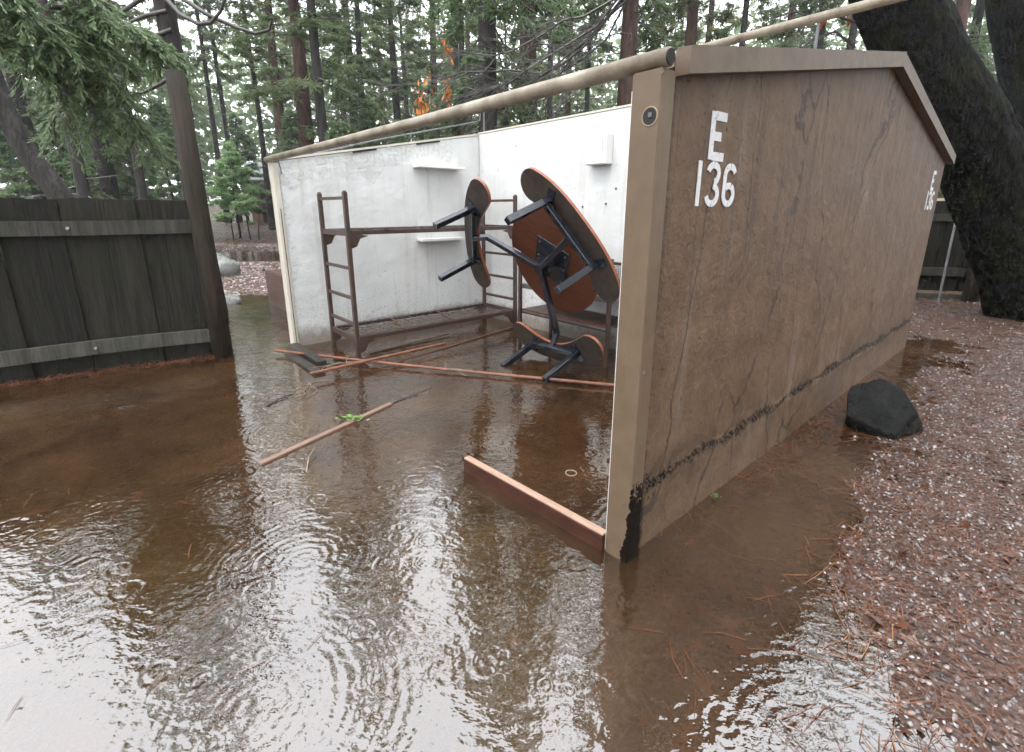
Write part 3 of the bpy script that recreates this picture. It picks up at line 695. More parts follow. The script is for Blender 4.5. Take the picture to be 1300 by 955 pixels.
# ------------------------------------------------------------------ steel rack by the back wall
rack = thing('steel_rack', 'low rusty steel rack with mesh back against the white back wall', 'rack', cabw(0, 0), CAB_A)
RW0, RW1, RS0, RS1 = 1.76, 3.02, 2.05, 2.56
for s_ in (RS0, RS1):
    for w_ in (RW0, RW1):
        part('leg', 'rust_frame', lambda b: b.bar((s_, w_, -.15), (s_, w_, 1.0 if w_ > 2 else 1.05), .035, .035, up=(1, 0, 0), bev=.003), rack)
for z_, m_ in ((.39, 'rust_sheet'), (.68, 'grey_steel'), (.95, 'rust_frame')):
    def shelf(b):
        w0 = RW0 - (.0 if z_ < .5 else .30)
        b.box((RS0 + .019, w0, z_ - .012), (RS1 - .019, RW1, z_))
        b.box((RS0 + .0185, w0, z_ - .05), (RS0 + .0225, RW1, z_ - .0125))
    if z_ < .9: part('shelf', m_, shelf, rack)
    else: part('shelf_frame', m_, lambda b: (b.bar((RS0, RW1 - .02, z_), (RS1, RW1 - .02, z_), .02, .03), b.bar((RS1 - .03, RW0 - .3, z_), (RS1 - .03, RW1, z_), .02, .03), b.bar((RS0 + .02, RW0 - .3, z_), (RS1 - .03, RW0 - .3, z_), .02, .03)), rack)
def meshpanel(b):
    for i in range(64):
        w_ = RW0 - .29 + (RW1 - RW0 + .27) * i / 63
        b.bar((RS1 - .03, w_, .68), (RS1 - .03, w_, .945), .0035, .0035)
    for i in range(16):
        z_ = .69 + .25 * i / 15
        b.bar((RS1 - .034, RW0 - .29, z_), (RS1 - .034, RW1 - .03, z_), .0035, .0035)
part('mesh_panel', 'grey_steel', meshpanel, rack)
part('shelf_lip', 'galvanised', lambda b: b.bar((RS0 + .012, RW0 + .02, .37), (RS0 + .012, RW1 - .02, .37), .006, .018), rack)

# ------------------------------------------------------------------ the tipped picnic table
K = 1.10
fit = dict(C=(.343, 4.191, 1.062), a=3.829, b=-.365, sp=2.682)
nrm = Vector((math.cos(fit['b']) * math.cos(fit['a']), math.cos(fit['b']) * math.sin(fit['a']), math.sin(fit['b'])))
xh = Vector((0, 0, 1)).cross(nrm).normalized(); yh = nrm.cross(xh)
TX = xh * math.cos(fit['sp']) + yh * math.sin(fit['sp']); TY = nrm.cross(TX)
TC = Vector((0, 0, CAM_H)) + (Vector(fit['C']) - Vector((0, 0, CAM_H))) * K
TM = Matrix(((TX.x, TY.x, nrm.x, TC.x), (TX.y, TY.y, nrm.y, TC.y), (TX.z, TY.z, nrm.z, TC.z), (0, 0, 0, 1)))
table = thing('picnic_table', 'round picnic table with three curved seats tipped on its side in the cabin', 'table', TC)
table.rotation_euler = TM.to_euler()
# table frame: local z points from the table top towards the feet
RT, RS_, DS, DF, SB = .499 * K, .774 * K, .25 * K, .421 * K, .371
def disc(b, r, z0, z1, m_=0, n=64):
    vs = [(r * math.cos(2 * math.pi * k / n), r * math.sin(2 * math.pi * k / n), z) for z in (z0, z1) for k in range(n)]
    b.add(vs, [tuple(range(n))[::-1], tuple(range(n, 2 * n))], 0); b.add(vs, [(k, (k + 1) % n, n + (k + 1) % n, n + k) for k in range(n)], 1)
tp = MB(); disc(tp, RT, -.032, 0); tp.build('table_top', ['varnished_top', 'wood_edge'], table)
part('mounting_plate', 'blue_black_paint', lambda b: b.box((-.20, -.20, .001), (.20, .20, .012), bev=.003), table)
part('hub', 'blue_black_paint', lambda b: (b.tube([(0, 0, .012), (0, 0, .185)], .05, 12), b.tube([(0, 0, .10), (0, 0, .13)], .11, 6)), table)
for i in range(3):
    for dx in (-.16, .16):
        part('bolt', 'grey_steel', lambda b: b.tube([(dx, .15 * (i - 1), .012), (dx, .15 * (i - 1), .022)], .010, 6), table)
for k, ph in enumerate((0.0, 2 * math.pi / 3, 4 * math.pi / 3)):
    st = MB(); n = 24; ga = .60; inner, outer = [], []
    prof = []
    for j in range(n + 1):
        t = -1 + 2 * j / n; an = ph + ga * t
        hw = .118 * (1 - .16 * math.cos(t * math.pi)) if True else .1
        prof.append((an, RS_ + .02 - .02 * (1 - t * t), hw))
    for an, r_, hw in prof: outer.append(((r_ + hw) * math.cos(an), (r_ + hw) * math.sin(an))); inner.append(((r_ - hw) * math.cos(an), (r_ - hw) * math.sin(an)))
    def endcap(an, r_, hw, sgn):
        c = Vector((r_ * math.cos(an), r_ * math.sin(an))); tdir = Vector((-math.sin(an), math.cos(an))) * sgn; rd = Vector((math.cos(an), math.sin(an)))
        return [tuple(c + rd * hw * math.cos(q) + tdir * hw * math.sin(q)) for q in np.linspace(0, math.pi, 11)[1:-1]]
    poly = outer + endcap(*prof[-1], 1) + inner[::-1] + [p_ for p_ in endcap(*prof[0], -1)][::-1]
    m_ = len(poly); z0, z1 = DS - .027, DS
    vs = [(x, y, z0) for x, y in poly] + [(x, y, z1) for x, y in poly]
    st.add(vs, [tuple(range(m_))[::-1], tuple(range(m_, 2 * m_))], 0); st.add(vs, [(i, (i + 1) % m_, m_ + (i + 1) % m_, m_ + i) for i in range(m_)], 1)
    # separate vertices per cap keep the edge band crisp
    seat = st.build('seat', ['raw_board', 'wood_edge'], table)
    pt = lambda r_, an, z: (r_ * math.cos(an), r_ * math.sin(an), z)
    a0, a1 = pt(RS_ - .02, ph - SB, DS + .045), pt(RS_ - .02, ph + SB, DS + .045)
    part('cross_bar', 'blue_black_paint', lambda b: b.bar(a0, a1, .05, .05, bev=.004), table)
    for s_ in (-1, 1):
        lg = part('leg', 'blue_black_paint', lambda b: b.bar(pt(RS_, ph + s_ * SB, DS + .012), pt(RS_ + .01, ph + s_ * SB, DS + DF), .055, .055, up=pt(1, ph, 0), bev=.004), table)
        part('leg_flange', 'blue_black_paint', lambda b: b.bar(pt(RS_ - .09, ph + s_ * SB, DS + .006), pt(RS_ + .09, ph + s_ * SB, DS + .006), .07, .01, up=(0, 0, 1)), lg)
    mid = pt((RS_ - .02) * math.cos(SB), ph, DS + .05)
    part('arm', 'blue_black_paint', lambda b: b.bar(pt(.03, ph, .15), pt(RS_ * .80, ph, .205), .05, .05, bev=.004), table)
    part('arm', 'blue_black_paint', lambda b: b.bar(pt(RS_ * .79, ph, .203), mid, .048, .048, bev=.004), table)
part('torn_label', 'white_enamel', lambda b: b.add([(.27, -.03, .145), (.37, -.028, .148), (.36, .03, .152), (.33, .012, .15), (.30, .034, .158), (.29, 0, .15)], [(0, 1, 2, 3, 4, 5)]), table)

# ------------------------------------------------------------------ loose lumber and poles in the water
def stick(name, label, cat, a, b, wx, wy, m, bev=.002, group=None):
    a, b = Vector(a), Vector(b); d = b - a
    t = thing(name, label, cat, a); 
    mb = MB(); mb.bar((0, 0, 0), d, wx, wy, bev=bev); mb.build('board', m, t); return t
# floor sill by the front post
ta = on_ground(592, 596); tb = cabw(-.055, .09)
d = (tb - ta); t = thing('sill_timber', 'short red-brown sill timber with pale top joined to the tan post', 'timber', ta, math.atan2(d.y, d.x))
L = d.length - .012
part('timber', 'red_lumber', lambda b: b.box((0, -.022, -.10), (L, .022, .078), bev=.003), t)
part('top_strip', 'pale_lumber', lambda b: b.box((.002, -.019, .078), (L, .022, .086), bev=.002), t)
# dark sill stub at the left wall
ta = cabw(-.04, 4.46, 0); d = (on_ground(432, 480) - ta); az = math.atan2(d.y, d.x)
t = thing('sill_timber', 'dark soaked sill timber stub lying below the white wall corner', 'timber', ta, az)
part('timber', 'dark_timber', lambda b: b.box((0, -.045, -.12), (.86, .045, .06), bev=.004), t)
part('lower_timber', 'dark_timber', lambda b: b.box((.25, -.16, -.12), (1.10, -.06, .022), bev=.004), t)
# floating lath with a leafy sprig
la, lb = on_ground(330, 590), on_ground(497, 513); d = lb - la
t = thing('floating_lath', 'narrow pinkish lath floating on the brown water with a green sprig', 'lath', la, math.atan2(d.y, d.x))
part('lath', 'lath_wood', lambda b: b.box((0, -.021, -.010), (d.length, .021, .013), bev=.002), t)
mid = la.lerp(lb, .66)
sp = MB()
for k in range(26):
    a = random.uniform(0, 6.28); c = Vector((random.gauss(0, .05), random.gauss(0, .018), .016 + random.uniform(0, .02))); l = random.uniform(.03, .07)
    dd = Vector((math.cos(a), math.sin(a) * .6, random.uniform(-.1, .25))); x = Vector((-dd.y, dd.x, 0)).normalized() * l * .22
    sp.add([c, c + dd * l * .5 + x, c + dd * l, c + dd * l * .5 - x], [(0, 1, 2, 3)])
o = sp.build('leafy_sprig', 'green_leaf'); o.location = mid; tag(o, 'small bright green leafy sprig caught on the floating lath', 'sprig', kind='stuff')
o2_ = o.copy(); COL.objects.link(o2_); o2_.location = on_ground(908, 633, .0); o2_.scale = (.22, .4, .7); tag(o2_, 'tiny green sprig at the foot of the brown wall', 'sprig', kind='stuff')
# long thin poles of the torn canvas
def pole(label, pts, r, m='pole_wood', nm='wooden_pole', cat='pole'):
    pts = [Vector(p) for p in pts]; b = MB(); o0 = pts[0].copy(); b.tube([p - o0 for p in pts], r, 10)
    t = thing(nm, label, cat, o0); b.build('shaft', m, t); return t
w2 = lambda u, v, z: on_ground(u, v, z)
pA = pole('long thin reddish pole lying across the front of the flooded cabin floor', [w2(350, 445, .05), w2(470, 459, .04), w2(575, 470, .03), w2(800, 491, .03)], .014)
pB = pole('reddish pole crossing over the long pole below the bunk bed', [w2(393, 475, .075), w2(480, 455, .075), w2(566, 436, .075)], .015)
t = stick('rusty_rail', 'flat dark rusty rail lying in the water under the bunk bed', 'rail', w2(480, 468, -.01), w2(690, 404, .02), .035, .02, 'rust_sheet')
t = stick('thin_lath', 'thin rusty strip half sunk under the lower bunk', 'strip', w2(470, 449, .005), w2(570, 424, .02), .02, .012, 'rust_sheet')
t = stick('broken_pole', 'broken end of a pole poking past the tan post near the water', 'pole', w2(772, 584, .06), w2(800, 600, .06), .024, .024, 'red_lumber')
def rope(label, c, n=3, size=.07, seed=1):
    rr = random.Random(seed); b = MB()
    for k in range(n):
        pts = []; p = Vector((rr.uniform(-.02, .02), rr.uniform(-.02, .02), .01)); a = rr.uniform(0, 6.28)
        for i in range(12):
            pts.append(p.copy()); a += rr.uniform(-.9, .9); p = p + Vector((math.cos(a), math.sin(a), rr.uniform(-.25, .2))) * size / 4; p.z = max(p.z, -.01)
        b.tube(pts, .0028, 5)
    o = b.build('rope_scrap', 'rope', smooth=True); o.location = c; return tag(o, label, 'rope')
rope('pale knotted cord tied round the long thin pole', w2(572, 470, .04), 4, .09, 3)
rope('frayed pale cord scraps where the two poles cross', w2(440, 462, .03), 6, .13, 5)
rope('soggy cord floating beside the sill stub', w2(395, 488, .0), 5, .14, 8)
rope('cord loop hanging from the broken pole end by the post', w2(771, 590, .04), 2, .06, 12)
def twig(label, pts, r=.005, nb=4, m='bark_twig', seed=0):
    rr = random.Random(seed); b = MB(); pts = [Vector(p) for p in pts]; o0 = pts[0].copy(); pts = [p - o0 for p in pts]
    b.tube(pts, [r * (1 - .6 * i / (len(pts) - 1)) for i in range(len(pts))], 6)
    for k in range(nb):
        i = rr.randrange(len(pts) - 1); p = pts[i].lerp(pts[i + 1], rr.random()); a = rr.uniform(0, 6.28); l = rr.uniform(.05, .16)
        b.tube([p, p + Vector((math.cos(a), math.sin(a), .15)) * l * .5, p + Vector((math.cos(a + .4), math.sin(a + .4), .2)) * l], [r * .5, r * .4, r * .2], 5)
    o = b.build('floating_twig', m); o.location = o0; return tag(o, label, 'twig')
twig('dark forked twig floating left of the sill stub', [w2(338, 516, .003), w2(355, 506, .012), w2(372, 500, .003)], .007, 6, seed=2)
twig('pale broken straw leaning on the floating lath', [w2(389, 600, .0), w2(392, 580, .02), w2(400, 568, .035)], .005, 3, 'rope', 4)
twig('thin black twig floating in front of the plank fence', [w2(150, 518, .003), w2(176, 514, .003)], .006, 3, seed=6)
twig('pale twig tangle floating at the far end of the lath', [w2(498, 512, .004), w2(520, 502, .01), w2(548, 492, .004)], .006, 9, 'dead_twig', 9)
# can lid in the water
o = MB(); cc = on_ground(725, 601)
o.tube([(.032 * math.cos(a), .032 * math.sin(a), .002) for a in np.linspace(0, 6.283, 25)], .0035, 6, cap=False); o = o.build('floating_ring', 'rope'); o.location = cc
tag(o, 'small yellowish ring floating in front of the sill timber', 'ring')

# ------------------------------------------------------------------ food locker door beside the left wall
lk = thing('steel_locker', 'rusty brown steel locker sticking out behind the white wall', 'locker', cabw(.0, 0), CAB_A)
LK = (4.66, .34)
a = on_s(337, 343, .55); az0 = on_s(343, 398, .55).z
part('cabinet_body', 'rust_sheet', lambda b: b.box((.56, 4.63, az0), (1.4, a.y, a.z), bev=.004), lk)
dr = part('door', 'rust_sheet', lambda b: b.box((.535, 4.64, az0 + .01), (.557, a.y - .005, a.z - .01), bev=.003), lk)
part('latch', 'rust_wire', lambda b: b.box((.50, a.y - .03, .52), (.534, a.y + .03, .56), bev=.004), dr)
for s_ in (.9, 1.34):
    part('leg', 'rust_frame', lambda b: b.bar((s_, 4.70, -.12), (s_, 4.70, .30), .03, .03, up=(1, 0, 0)), lk)

# ------------------------------------------------------------------ plank fence on the left
FP = on_ground(284, 452); FD = (on_ground(0, 490) - FP); FD.z = 0; FD.normalize(); FN = Vector((FD.y, -FD.x, 0))
if FN.dot(Vector((0, 0, 0)) - FP) < 0: FN = -FN
fz = math.atan2(FD.y, FD.x)
fence = thing('plank_fence', 'dark weathered plank fence with two rails and a tall log post', 'fence', FP, fz)
sgn = 1 if Vector((-FD.y, FD.x, 0)).dot(FN) > 0 else -1
def fb(b, x0, x1, y0, y1, z0, z1, bev=.003):
    ya, yb = sorted((y0 * sgn, y1 * sgn)); b.box((x0, ya, z0), (x1, yb, z1), bev=bev)
x = .06; i = 0
while x < 4.4:
    w_ = random.uniform(.19, .30); sl = random.uniform(-.005, .005)
    mb = MB(); y0 = -.035 + random.uniform(-.008, .004); fb(mb, x - .012 * (i % 2), x + w_ + .012 * (i % 2), y0 - .022 - .024 * (i % 2), y0 - .024 * (i % 2), -.12, 1.585 + random.uniform(-.006, .01))
    mb.v = [(vx + sl * vz, vy, vz) for vx, vy, vz in mb.v]
    mb.build('plank', 'fence_wood', fence); x += w_; i += 1
def rail(z0, z1, y1, sag):
    mb = MB(); n = 10
    for k in range(n + 1):
        xx = .04 + 4.5 * k / n; dz = sag * math.sin(k * .9) + random.uniform(-.004, .004)
        for y_ in (-.030, y1):
            for z_ in (z0, z1): mb.v.append((xx, y_ * sgn, z_ + dz))
    for k in range(n):
        a_ = k * 4; mb.f += [(a_, a_ + 4, a_ + 5, a_ + 1), (a_ + 2, a_ + 3, a_ + 7, a_ + 6), (a_ + 1, a_ + 5, a_ + 7, a_ + 3), (a_, a_ + 2, a_ + 6, a_ + 4)]
    mb.f += [(0, 1, 3, 2), (n * 4, n * 4 + 2, n * 4 + 3, n * 4 + 1)]; mb.mi = [0] * len(mb.f); mb.n = len(mb.v)
    return mb.build('rail', 'rail_wood', fence)
r1 = rail(1.27, 1.395, .012, .004); r2 = rail(.17, .30, .02, .012)
for xx in (1.0, 1.9, 2.8):
    for z_, rr_ in ((1.33, r1), (.24, r2)):
        part('bolt', 'galvanised', lambda b: b.tube([(xx, .012 * sgn, z_), (xx + .004, .035 * sgn, z_ + .006)], .014, 6), rr_)
pm = MB(); top = at_y(222, 92, FP.y + .02) - FP; top = Vector((top.dot(FD), 0, top.z))
pm.tube([Vector((0, 0, -.2)) * 1 + Vector((-.02 * 0, 0, 0)), (top.x * .3, 0, top.z * .3), (top.x * .62, .01, top.z * .62), (top.x, 0, top.z)], [.098, .092, .086, .080], 18, wob=.02)
pm.build('log_post', 'post_log', fence, smooth=True)

# ------------------------------------------------------------------ wet boulder and other stones
def boulder(name, label, c, size, seed, m, sub=4, flat=()):
    import bmesh
    bm = bmesh.new(); bmesh.ops.create_icosphere(bm, subdivisions=sub, radius=1.0); rr = np.random.default_rng(seed)
    P = np.array([v.co[:] for v in bm.verts]); planes = rr.normal(size=(9, 3)); planes /= np.linalg.norm(planes, axis=1)[:, None]
    planes = np.concatenate([planes, np.array(flat).reshape(-1, 4)[:, :3]]) if len(flat) else planes
    offs = np.concatenate([rr.uniform(.62, .85, 9), np.array(flat).reshape(-1, 4)[:, 3]]) if len(flat) else rr.uniform(.62, .85, 9)
    for n_, o_ in zip(planes, offs):
        n_ = n_ / np.linalg.norm(n_); q = P @ n_; P = P - np.where(q > o_, (q - o_) * .93, 0)[:, None] * n_
    P = P * (1 + .16 * (fbm(P[:, 0] * 3 + 5, P[:, 1] * 3 + P[:, 2] * 2.3, 5) - .5) + .05 * (fbm(P[:, 0] * 13 + 5, P[:, 1] * 12 + P[:, 2] * 11, 3) - .5))[:, None] * np.array(size)
    for v, q in zip(bm.verts, P): v.co = q
    me = bpy.data.meshes.new(name); bm.to_mesh(me); bm.free(); me.materials.append(MATS[m])
    me.polygons.foreach_set('use_smooth', [True] * len(me.polygons))
    o = link(name, me); o.location = c; return tag(o, label, 'rock')
rc = cabw(2.47, -.40, .07)
o = boulder('boulder', 'black wet angular boulder beside the brown wall', rc, (.36, .27, .30), 11, 'wet_rock', 5, [(.75, -.5, .45, .5), (-.65, -.45, .55, .55), (.2, -.95, -.1, .62), (1, .1, .0, .72)])
o.rotation_euler = (0, 0, .2)
p = on_ground(276, 353); o = boulder('boulder', 'pale grey boulder on the needle bank behind the log post', (p.x - .15, p.y + .2, .20), (.55, .45, .48), 14, 'pale_stone')
p = on_ground(293, 384); boulder('boulder', 'small flat pale stone at the edge of the water behind the fence', (p.x, p.y, .03), (.20, .16, .12), 8, 'pale_stone', 3)

# ------------------------------------------------------------------ trees
def unit(a): return a / np.maximum(np.linalg.norm(a, axis=-1, keepdims=True), 1e-9)
def leaf_quads(P, D, Nn, L, W):
    """diamond-shaped leaves: base, side, tip, side"""
    D = unit(D); X = unit(np.cross(D, Nn)); L = np.broadcast_to(L, (len(P),))[:, None]; W = np.broadcast_to(W, (len(P),))[:, None]
    dip = np.cross(X, D) * L * .08
    V = np.stack([P, P + D * L * .45 + X * W * .5 - dip, P + D * L, P + D * L * .45 - X * W * .5 - dip], 1).reshape(-1, 3)
    return V
def quad_faces(n): return np.arange(n * 4).reshape(-1, 4)
def tube_np(mb, pts, r0, r1, sides=5):
    n = len(pts); mb.tube(pts, [r0 + (r1 - r0) * i / (n - 1) for i in range(n)], sides, cap=False)
def conifer(seed, H, r0, base, spread, nbr, per, leafL, leafW, droop, fol, bark, dead=14, lean=0.0, top_taper=1.0):
    """returns (trunk mesh, crown mesh, dead branch mesh) data for one conifer"""
    rr = np.random.default_rng(seed); rd = random.Random(seed)
    tr = MB(); pts = []; ph = rr.uniform(0, 6)
    for i in range(13):
        z = H * i / 12; pts.append(Vector((lean * z + .10 * math.sin(i * .8 + ph) * (z / H), .10 * math.cos(i * .7 + ph) * (z / H), z - (.4 if i == 0 else 0))))
    rad = [r0 * (1.35 if i == 0 else 1) * (1 - .9 * (i / 12) ** 1.15) for i in range(13)]
    tr.tube(pts, rad, 12, cap=False, wob=.05)
    def at(z):
        t = min(max(z / H * 12, 0), 11.999); i = int(t); return pts[i].lerp(pts[i + 1], t - i), rad[i] + (rad[i + 1] - rad[i]) * (t - i)
    br = MB(); P = []; D = []; Nn = []
    for k in range(nbr):
        f = ((k + rr.random()) / nbr); z = base + (H * .985 - base) * f ** .9
        a = rr.uniform(0, 2 * math.pi); c, rt = at(z)
        l = spread * (1 - f ** 1.4 * top_taper * .92) * rr.uniform(.55, 1.1) * (1 if f > .12 else .75)
        if l < .2: l = .2
        el = .25 - droop * (1 - f) + rr.uniform(-.2, .2)
        d = Vector((math.cos(a) * math.cos(el), math.sin(a) * math.cos(el), math.sin(el)))
        q = [c + d * rt * .5]; dd = d.copy()
        for j in range(5):
            dd = (dd + Vector((rr.normal(0, .10), rr.normal(0, .10), rr.normal(0, .05) + .05 - droop * .14))).normalized(); q.append(q[-1] + dd * l / 5)
        tube_np(br, q, max(.012, l * .013), .004, 4)
        m = int(per * l / spread) + 4
        t = rr.uniform(.22, 1.0, m) ** .8 * 4.999; ii = t.astype(int); fr = (t - ii)[:, None]; Q = np.array([x[:] for x in q])
        pos = Q[ii] * (1 - fr) + Q[ii + 1] * fr; bd = unit(Q[ii + 1] - Q[ii])
        side = unit(np.cross(bd, np.array([0, 0, 1.0]))) * rr.choice([-1, 1], m)[:, None]
        sl = (l * .30 * (1 - t / 5.6) + .12)[:, None] * rr.uniform(.5, 1.1, (m, 1))
        sd = unit(side + bd * rr.uniform(.3, 1.0, (m, 1)) + np.array([0, 0, 1]) * (rr.normal(0, .18, (m, 1)) - droop * .5))
        nl = 9
        for j in range(nl):                     # side shoots thick with leaves
            u = (j + .5) / nl
            pj = pos + sd * sl * u; pj[:, 2] -= droop * .22 * (u ** 2) * sl[:, 0]
            P.append(pj + rr.normal(0, .025, pj.shape)); D.append(unit(sd + rr.normal(0, .5, pj.shape) + np.array([0, 0, -.25 * droop]))); Nn.append(unit(np.array([0, 0, 1]) + rr.normal(0, .45, pj.shape)))
    for k in range(dead):                       # bare dead limbs below the crown
        z = rd.uniform(min(1.5, base * .4), base * 1.15); a = rd.uniform(0, 6.28); c, rt = at(z); l = rd.uniform(.5, 1.0) * spread * .7
        q = [c]; d = Vector((math.cos(a), math.sin(a), rd.uniform(-.25, .15)))
        for j in range(5):
            d = (d + Vector((rd.gauss(0, .12), rd.gauss(0, .12), rd.gauss(-.04, .08)))).normalized(); q.append(q[-1] + d * l / 5)
            if j > 0:
                e = (d + Vector((rd.gauss(0, .7), rd.gauss(0, .7), rd.gauss(-.1, .3)))).normalized(); tube_np(br, [q[-1], q[-1] + e * l * .14, q[-1] + e * l * .26 + Vector((0, 0, -.03 * l))], .007, .003, 3)
        tube_np(br, q, .022, .006, 4)
    P = np.concatenate(P); D = np.concatenate(D); Nn = np.concatenate(Nn); n = len(P)
    V = leaf_quads(P, D, Nn, rr.uniform(.6, 1.25, n) * leafL, rr.uniform(.6, 1.2, n) * leafW)
    t_ = thing('tmp', 'x', 'x')
    o1 = tr.build('trunk', bark, t_, smooth=True); o2 = np_mesh('crown', V, quad_faces(n), fol, t_); o3 = br.build('branches', 'dead_twig' if bark != 'bark_pine' else 'bark_twig', t_)
    for o_ in (o2, o3): o_['kind'] = 'stuff'
    return t_
HGT = {}
def place(proto, name, label, x, y, group=None, sc=1.0, rz=None, tilt=(0, 0), cat='tree', z=None, first=set()):
    o = copy_tree(proto) if proto in first else proto
    first.add(proto)
    o.name = name
    if z is None: z = float(height(np.array([x]), np.array([y]))[0]) - .05
    sz = sc
    if y > 4 and proto in HGT:                      # the wood is lower on the open left side
        az_t = math.degrees(math.atan2(x, y)); lim = (35 if az_t < -6 else 50) * random.uniform(.86, 1.12)
        if HGT[proto] != 20 or math.hypot(x, y) > 20: sz = min(sc, max(.5, math.hypot(x, y) * math.tan(R(lim)) / HGT[proto]))
    o.location = (x, y, z); o.scale = (sc, sc, sz); o.rotation_euler = (tilt[0], tilt[1], random.uniform(0, 6.28) if rz is None else rz)
    tag(o, label, cat, group); return o
def at_dist(u, v, dist):
    """ground position in the direction of a pixel column at a given distance ahead"""
    d = ray(u, v); return d.x / d.y * dist, dist

protos = {
 'pine':   conifer(1, 21, .30, 6.5, 2.6, 95, 30, .23, .055, .55, 'foliage_fir', 'bark_pine', 26),
 'pine2':  conifer(2, 24, .26, 9.0, 2.2, 90, 29, .23, .055, .45, 'foliage_olive', 'bark_pine', 30),
 'fir':    conifer(3, 18, .22, 2.6, 2.5, 120, 32, .20, .052, .50, 'foliage_fir', 'bark_dark', 10),
 'cedar':  conifer(4, 19, .27, 3.6, 2.7, 105, 34, .21, .058, .85, 'foliage_cedar', 'bark_dark', 14),
 'slim':   conifer(5, 20, .13, 7.0, 1.5, 80, 24, .20, .050, .45, 'foliage_fir', 'bark_dark', 20),
 'young':  conifer(6, 5.0, .055, .5, 1.35, 90, 46, .13, .040, .35, 'foliage_pale', 'bark_grey', 0),
}
HGT = {protos[k]: h for k, h in (('pine', 21), ('pine2', 24), ('fir', 18), ('cedar', 19), ('slim', 20))}
# the trunks one can tell apart behind the cabin
KIND = {
 'pine': ('pine_tree', 'tall red-barked pine standing behind the cabin', 'red-barked pines behind the cabin'),
 'pine2': ('pine_tree', 'very tall bare-trunked pine with high olive crown in the wood', 'high-crowned pines in the wood'),
 'fir': ('fir_tree', 'dark fir with green branches down low in the wood', 'low-branched firs in the wood'),
 'cedar': ('cedar_tree', 'dark-trunked cedar with drooping green sprays in the wood', 'drooping cedars in the wood'),
 'slim': ('slender_fir', 'slender dark young fir trunk with narrow crown in the wood', 'slender firs in the wood'),
 'young': ('young_conifer', 'bushy pale green young conifer growing in the understory', 'young conifers in the understory'),
}
spots = [('pine', 381, 100, 17, 1.0), ('slim', 404, 100, 16, 1.25), ('pine2', 350, 100, 24, 1.0), ('slim', 322, 100, 25, 1.1), ('slim', 281, 120, 31, 1.2),
 ('cedar', 619, 80, 12.5, 1.0), ('pine', 671, 80, 15.5, 1.05), ('pine', 799, 60, 15, .98), ('pine2', 880, 20, 21, 1.15), ('slim', 700, 60, 24, 1.2), ('slim', 748, 60, 27, 1.2),
 ('slim', 458, 100, 22, 1.3), ('fir', 500, 80, 26, 1.1), ('pine2', 550, 60, 30, 1.0), ('slim', 585, 60, 21, 1.1), ('cedar', 445, 100, 27, 1.0),
 ('slim', 945, 40, 20, 1.1), ('fir', 1040, 40, 22, 1.05), ('pine', 1005, 30, 28, 1.0), ('slim', 1085, 20, 19, 1.2), ('cedar', 1235, 60, 23, 1.0), ('pine2', 1290, 90, 20, 1.0),
 ('slim', 96, 200, 13, 1.1), ('cedar', 132, 200, 15, .95), ('slim', 172, 200, 14, .9), ('fir', 30, 150, 18, 1.1), ('fir', 60, 100, 24, 1.1), ('pine2', 150, 100, 22, 1.0), ('slim', 262, 100, 30, 1.2), ('pine', 115, 60, 27, 1.1)]
OWN = {(381, 17): 'thick red-barked pine rising over the front half of the white wall', (404, 16): 'slender dark fir close beside the thick red-barked pine', (619, 12.5): 'thick dark cedar trunk directly behind the corner of the white walls',
       (671, 15.5): 'red-barked pine between the dark cedar trunk and the wall light', (799, 15): 'red-barked pine directly behind the top of the tan front post', (30, 18): 'bushy fir behind the dark leaning oak by the fence', (132, 15): 'cedar trunk behind the middle of the plank fence'}
for kd, u, v, dist, sc in spots:
    x, y = at_dist(u, v, dist); nm, lb, gr = KIND[kd]; lb = OWN.get((u, dist), lb); gr = None if (u, dist) in OWN else gr; place(protos[kd], nm, lb, x, y, gr, sc)
taken = [at_dist(u, v, d_) for k_, u, v, d_, s_ in spots]
kinds = ['pine', 'pine2', 'fir', 'cedar', 'slim', 'slim', 'fir', 'pine2']
cnt = 0; tries = 0
while cnt < 52 and tries < 4000:
    tries += 1
    dist = 21 + 44 * random.random() ** .8; az = R(random.uniform(-54, 54)); x, y = dist * math.sin(az), dist * math.cos(az)
    if any((x - a) ** 2 + (y - b) ** 2 < (2.1 + .02 * dist) ** 2 for a, b in taken): continue
    if (x + 9.6) ** 2 / 50 + (y - 16.2) ** 2 / 12 < 1 or (abs(x + 15) < 6 and abs(y - 31) < 5) or (-19 < x < -5 and y < 30): continue
    taken.append((x, y)); kd = random.choice(kinds); nm, lb, gr = KIND[kd]; place(protos[kd], nm, lb, x, y, gr, random.uniform(.8, 1.15)); cnt += 1
# unseen wood round the camera and right of the cabin, added for its shade
for kd, x, y, sc in (('fir', 11, 2.5, .9), ('cedar', 9.5, -1.5, .9), ('pine', 13, 5.5, 1.0), ('fir', 7, -5, 1.0), ('cedar', 2.5, -8, 1.0), ('fir', -2, -9, .9), ('cedar', 15, 0, 1.0), ('fir', 12, -6, 1.0), ('pine2', 5, -10, 1.0), ('fir', -7, -8, 1.0),
                     ('cedar', -11, -4, 1.0), ('fir', -12, 1, .9), ('fir', 18, 4, 1.1), ('cedar', -16, 6, 1.0), ('fir', 17, -9, 1.1), ('cedar', -4, -14, 1.1), ('fir', 9, -15, 1.1), ('cedar', -15, -10, 1.1), ('fir', 14, 9.5, 1.0)):
    nm, lb, gr = KIND[kd]; place(protos[kd], nm, lb, x, y, gr, sc); taken.append((x, y))
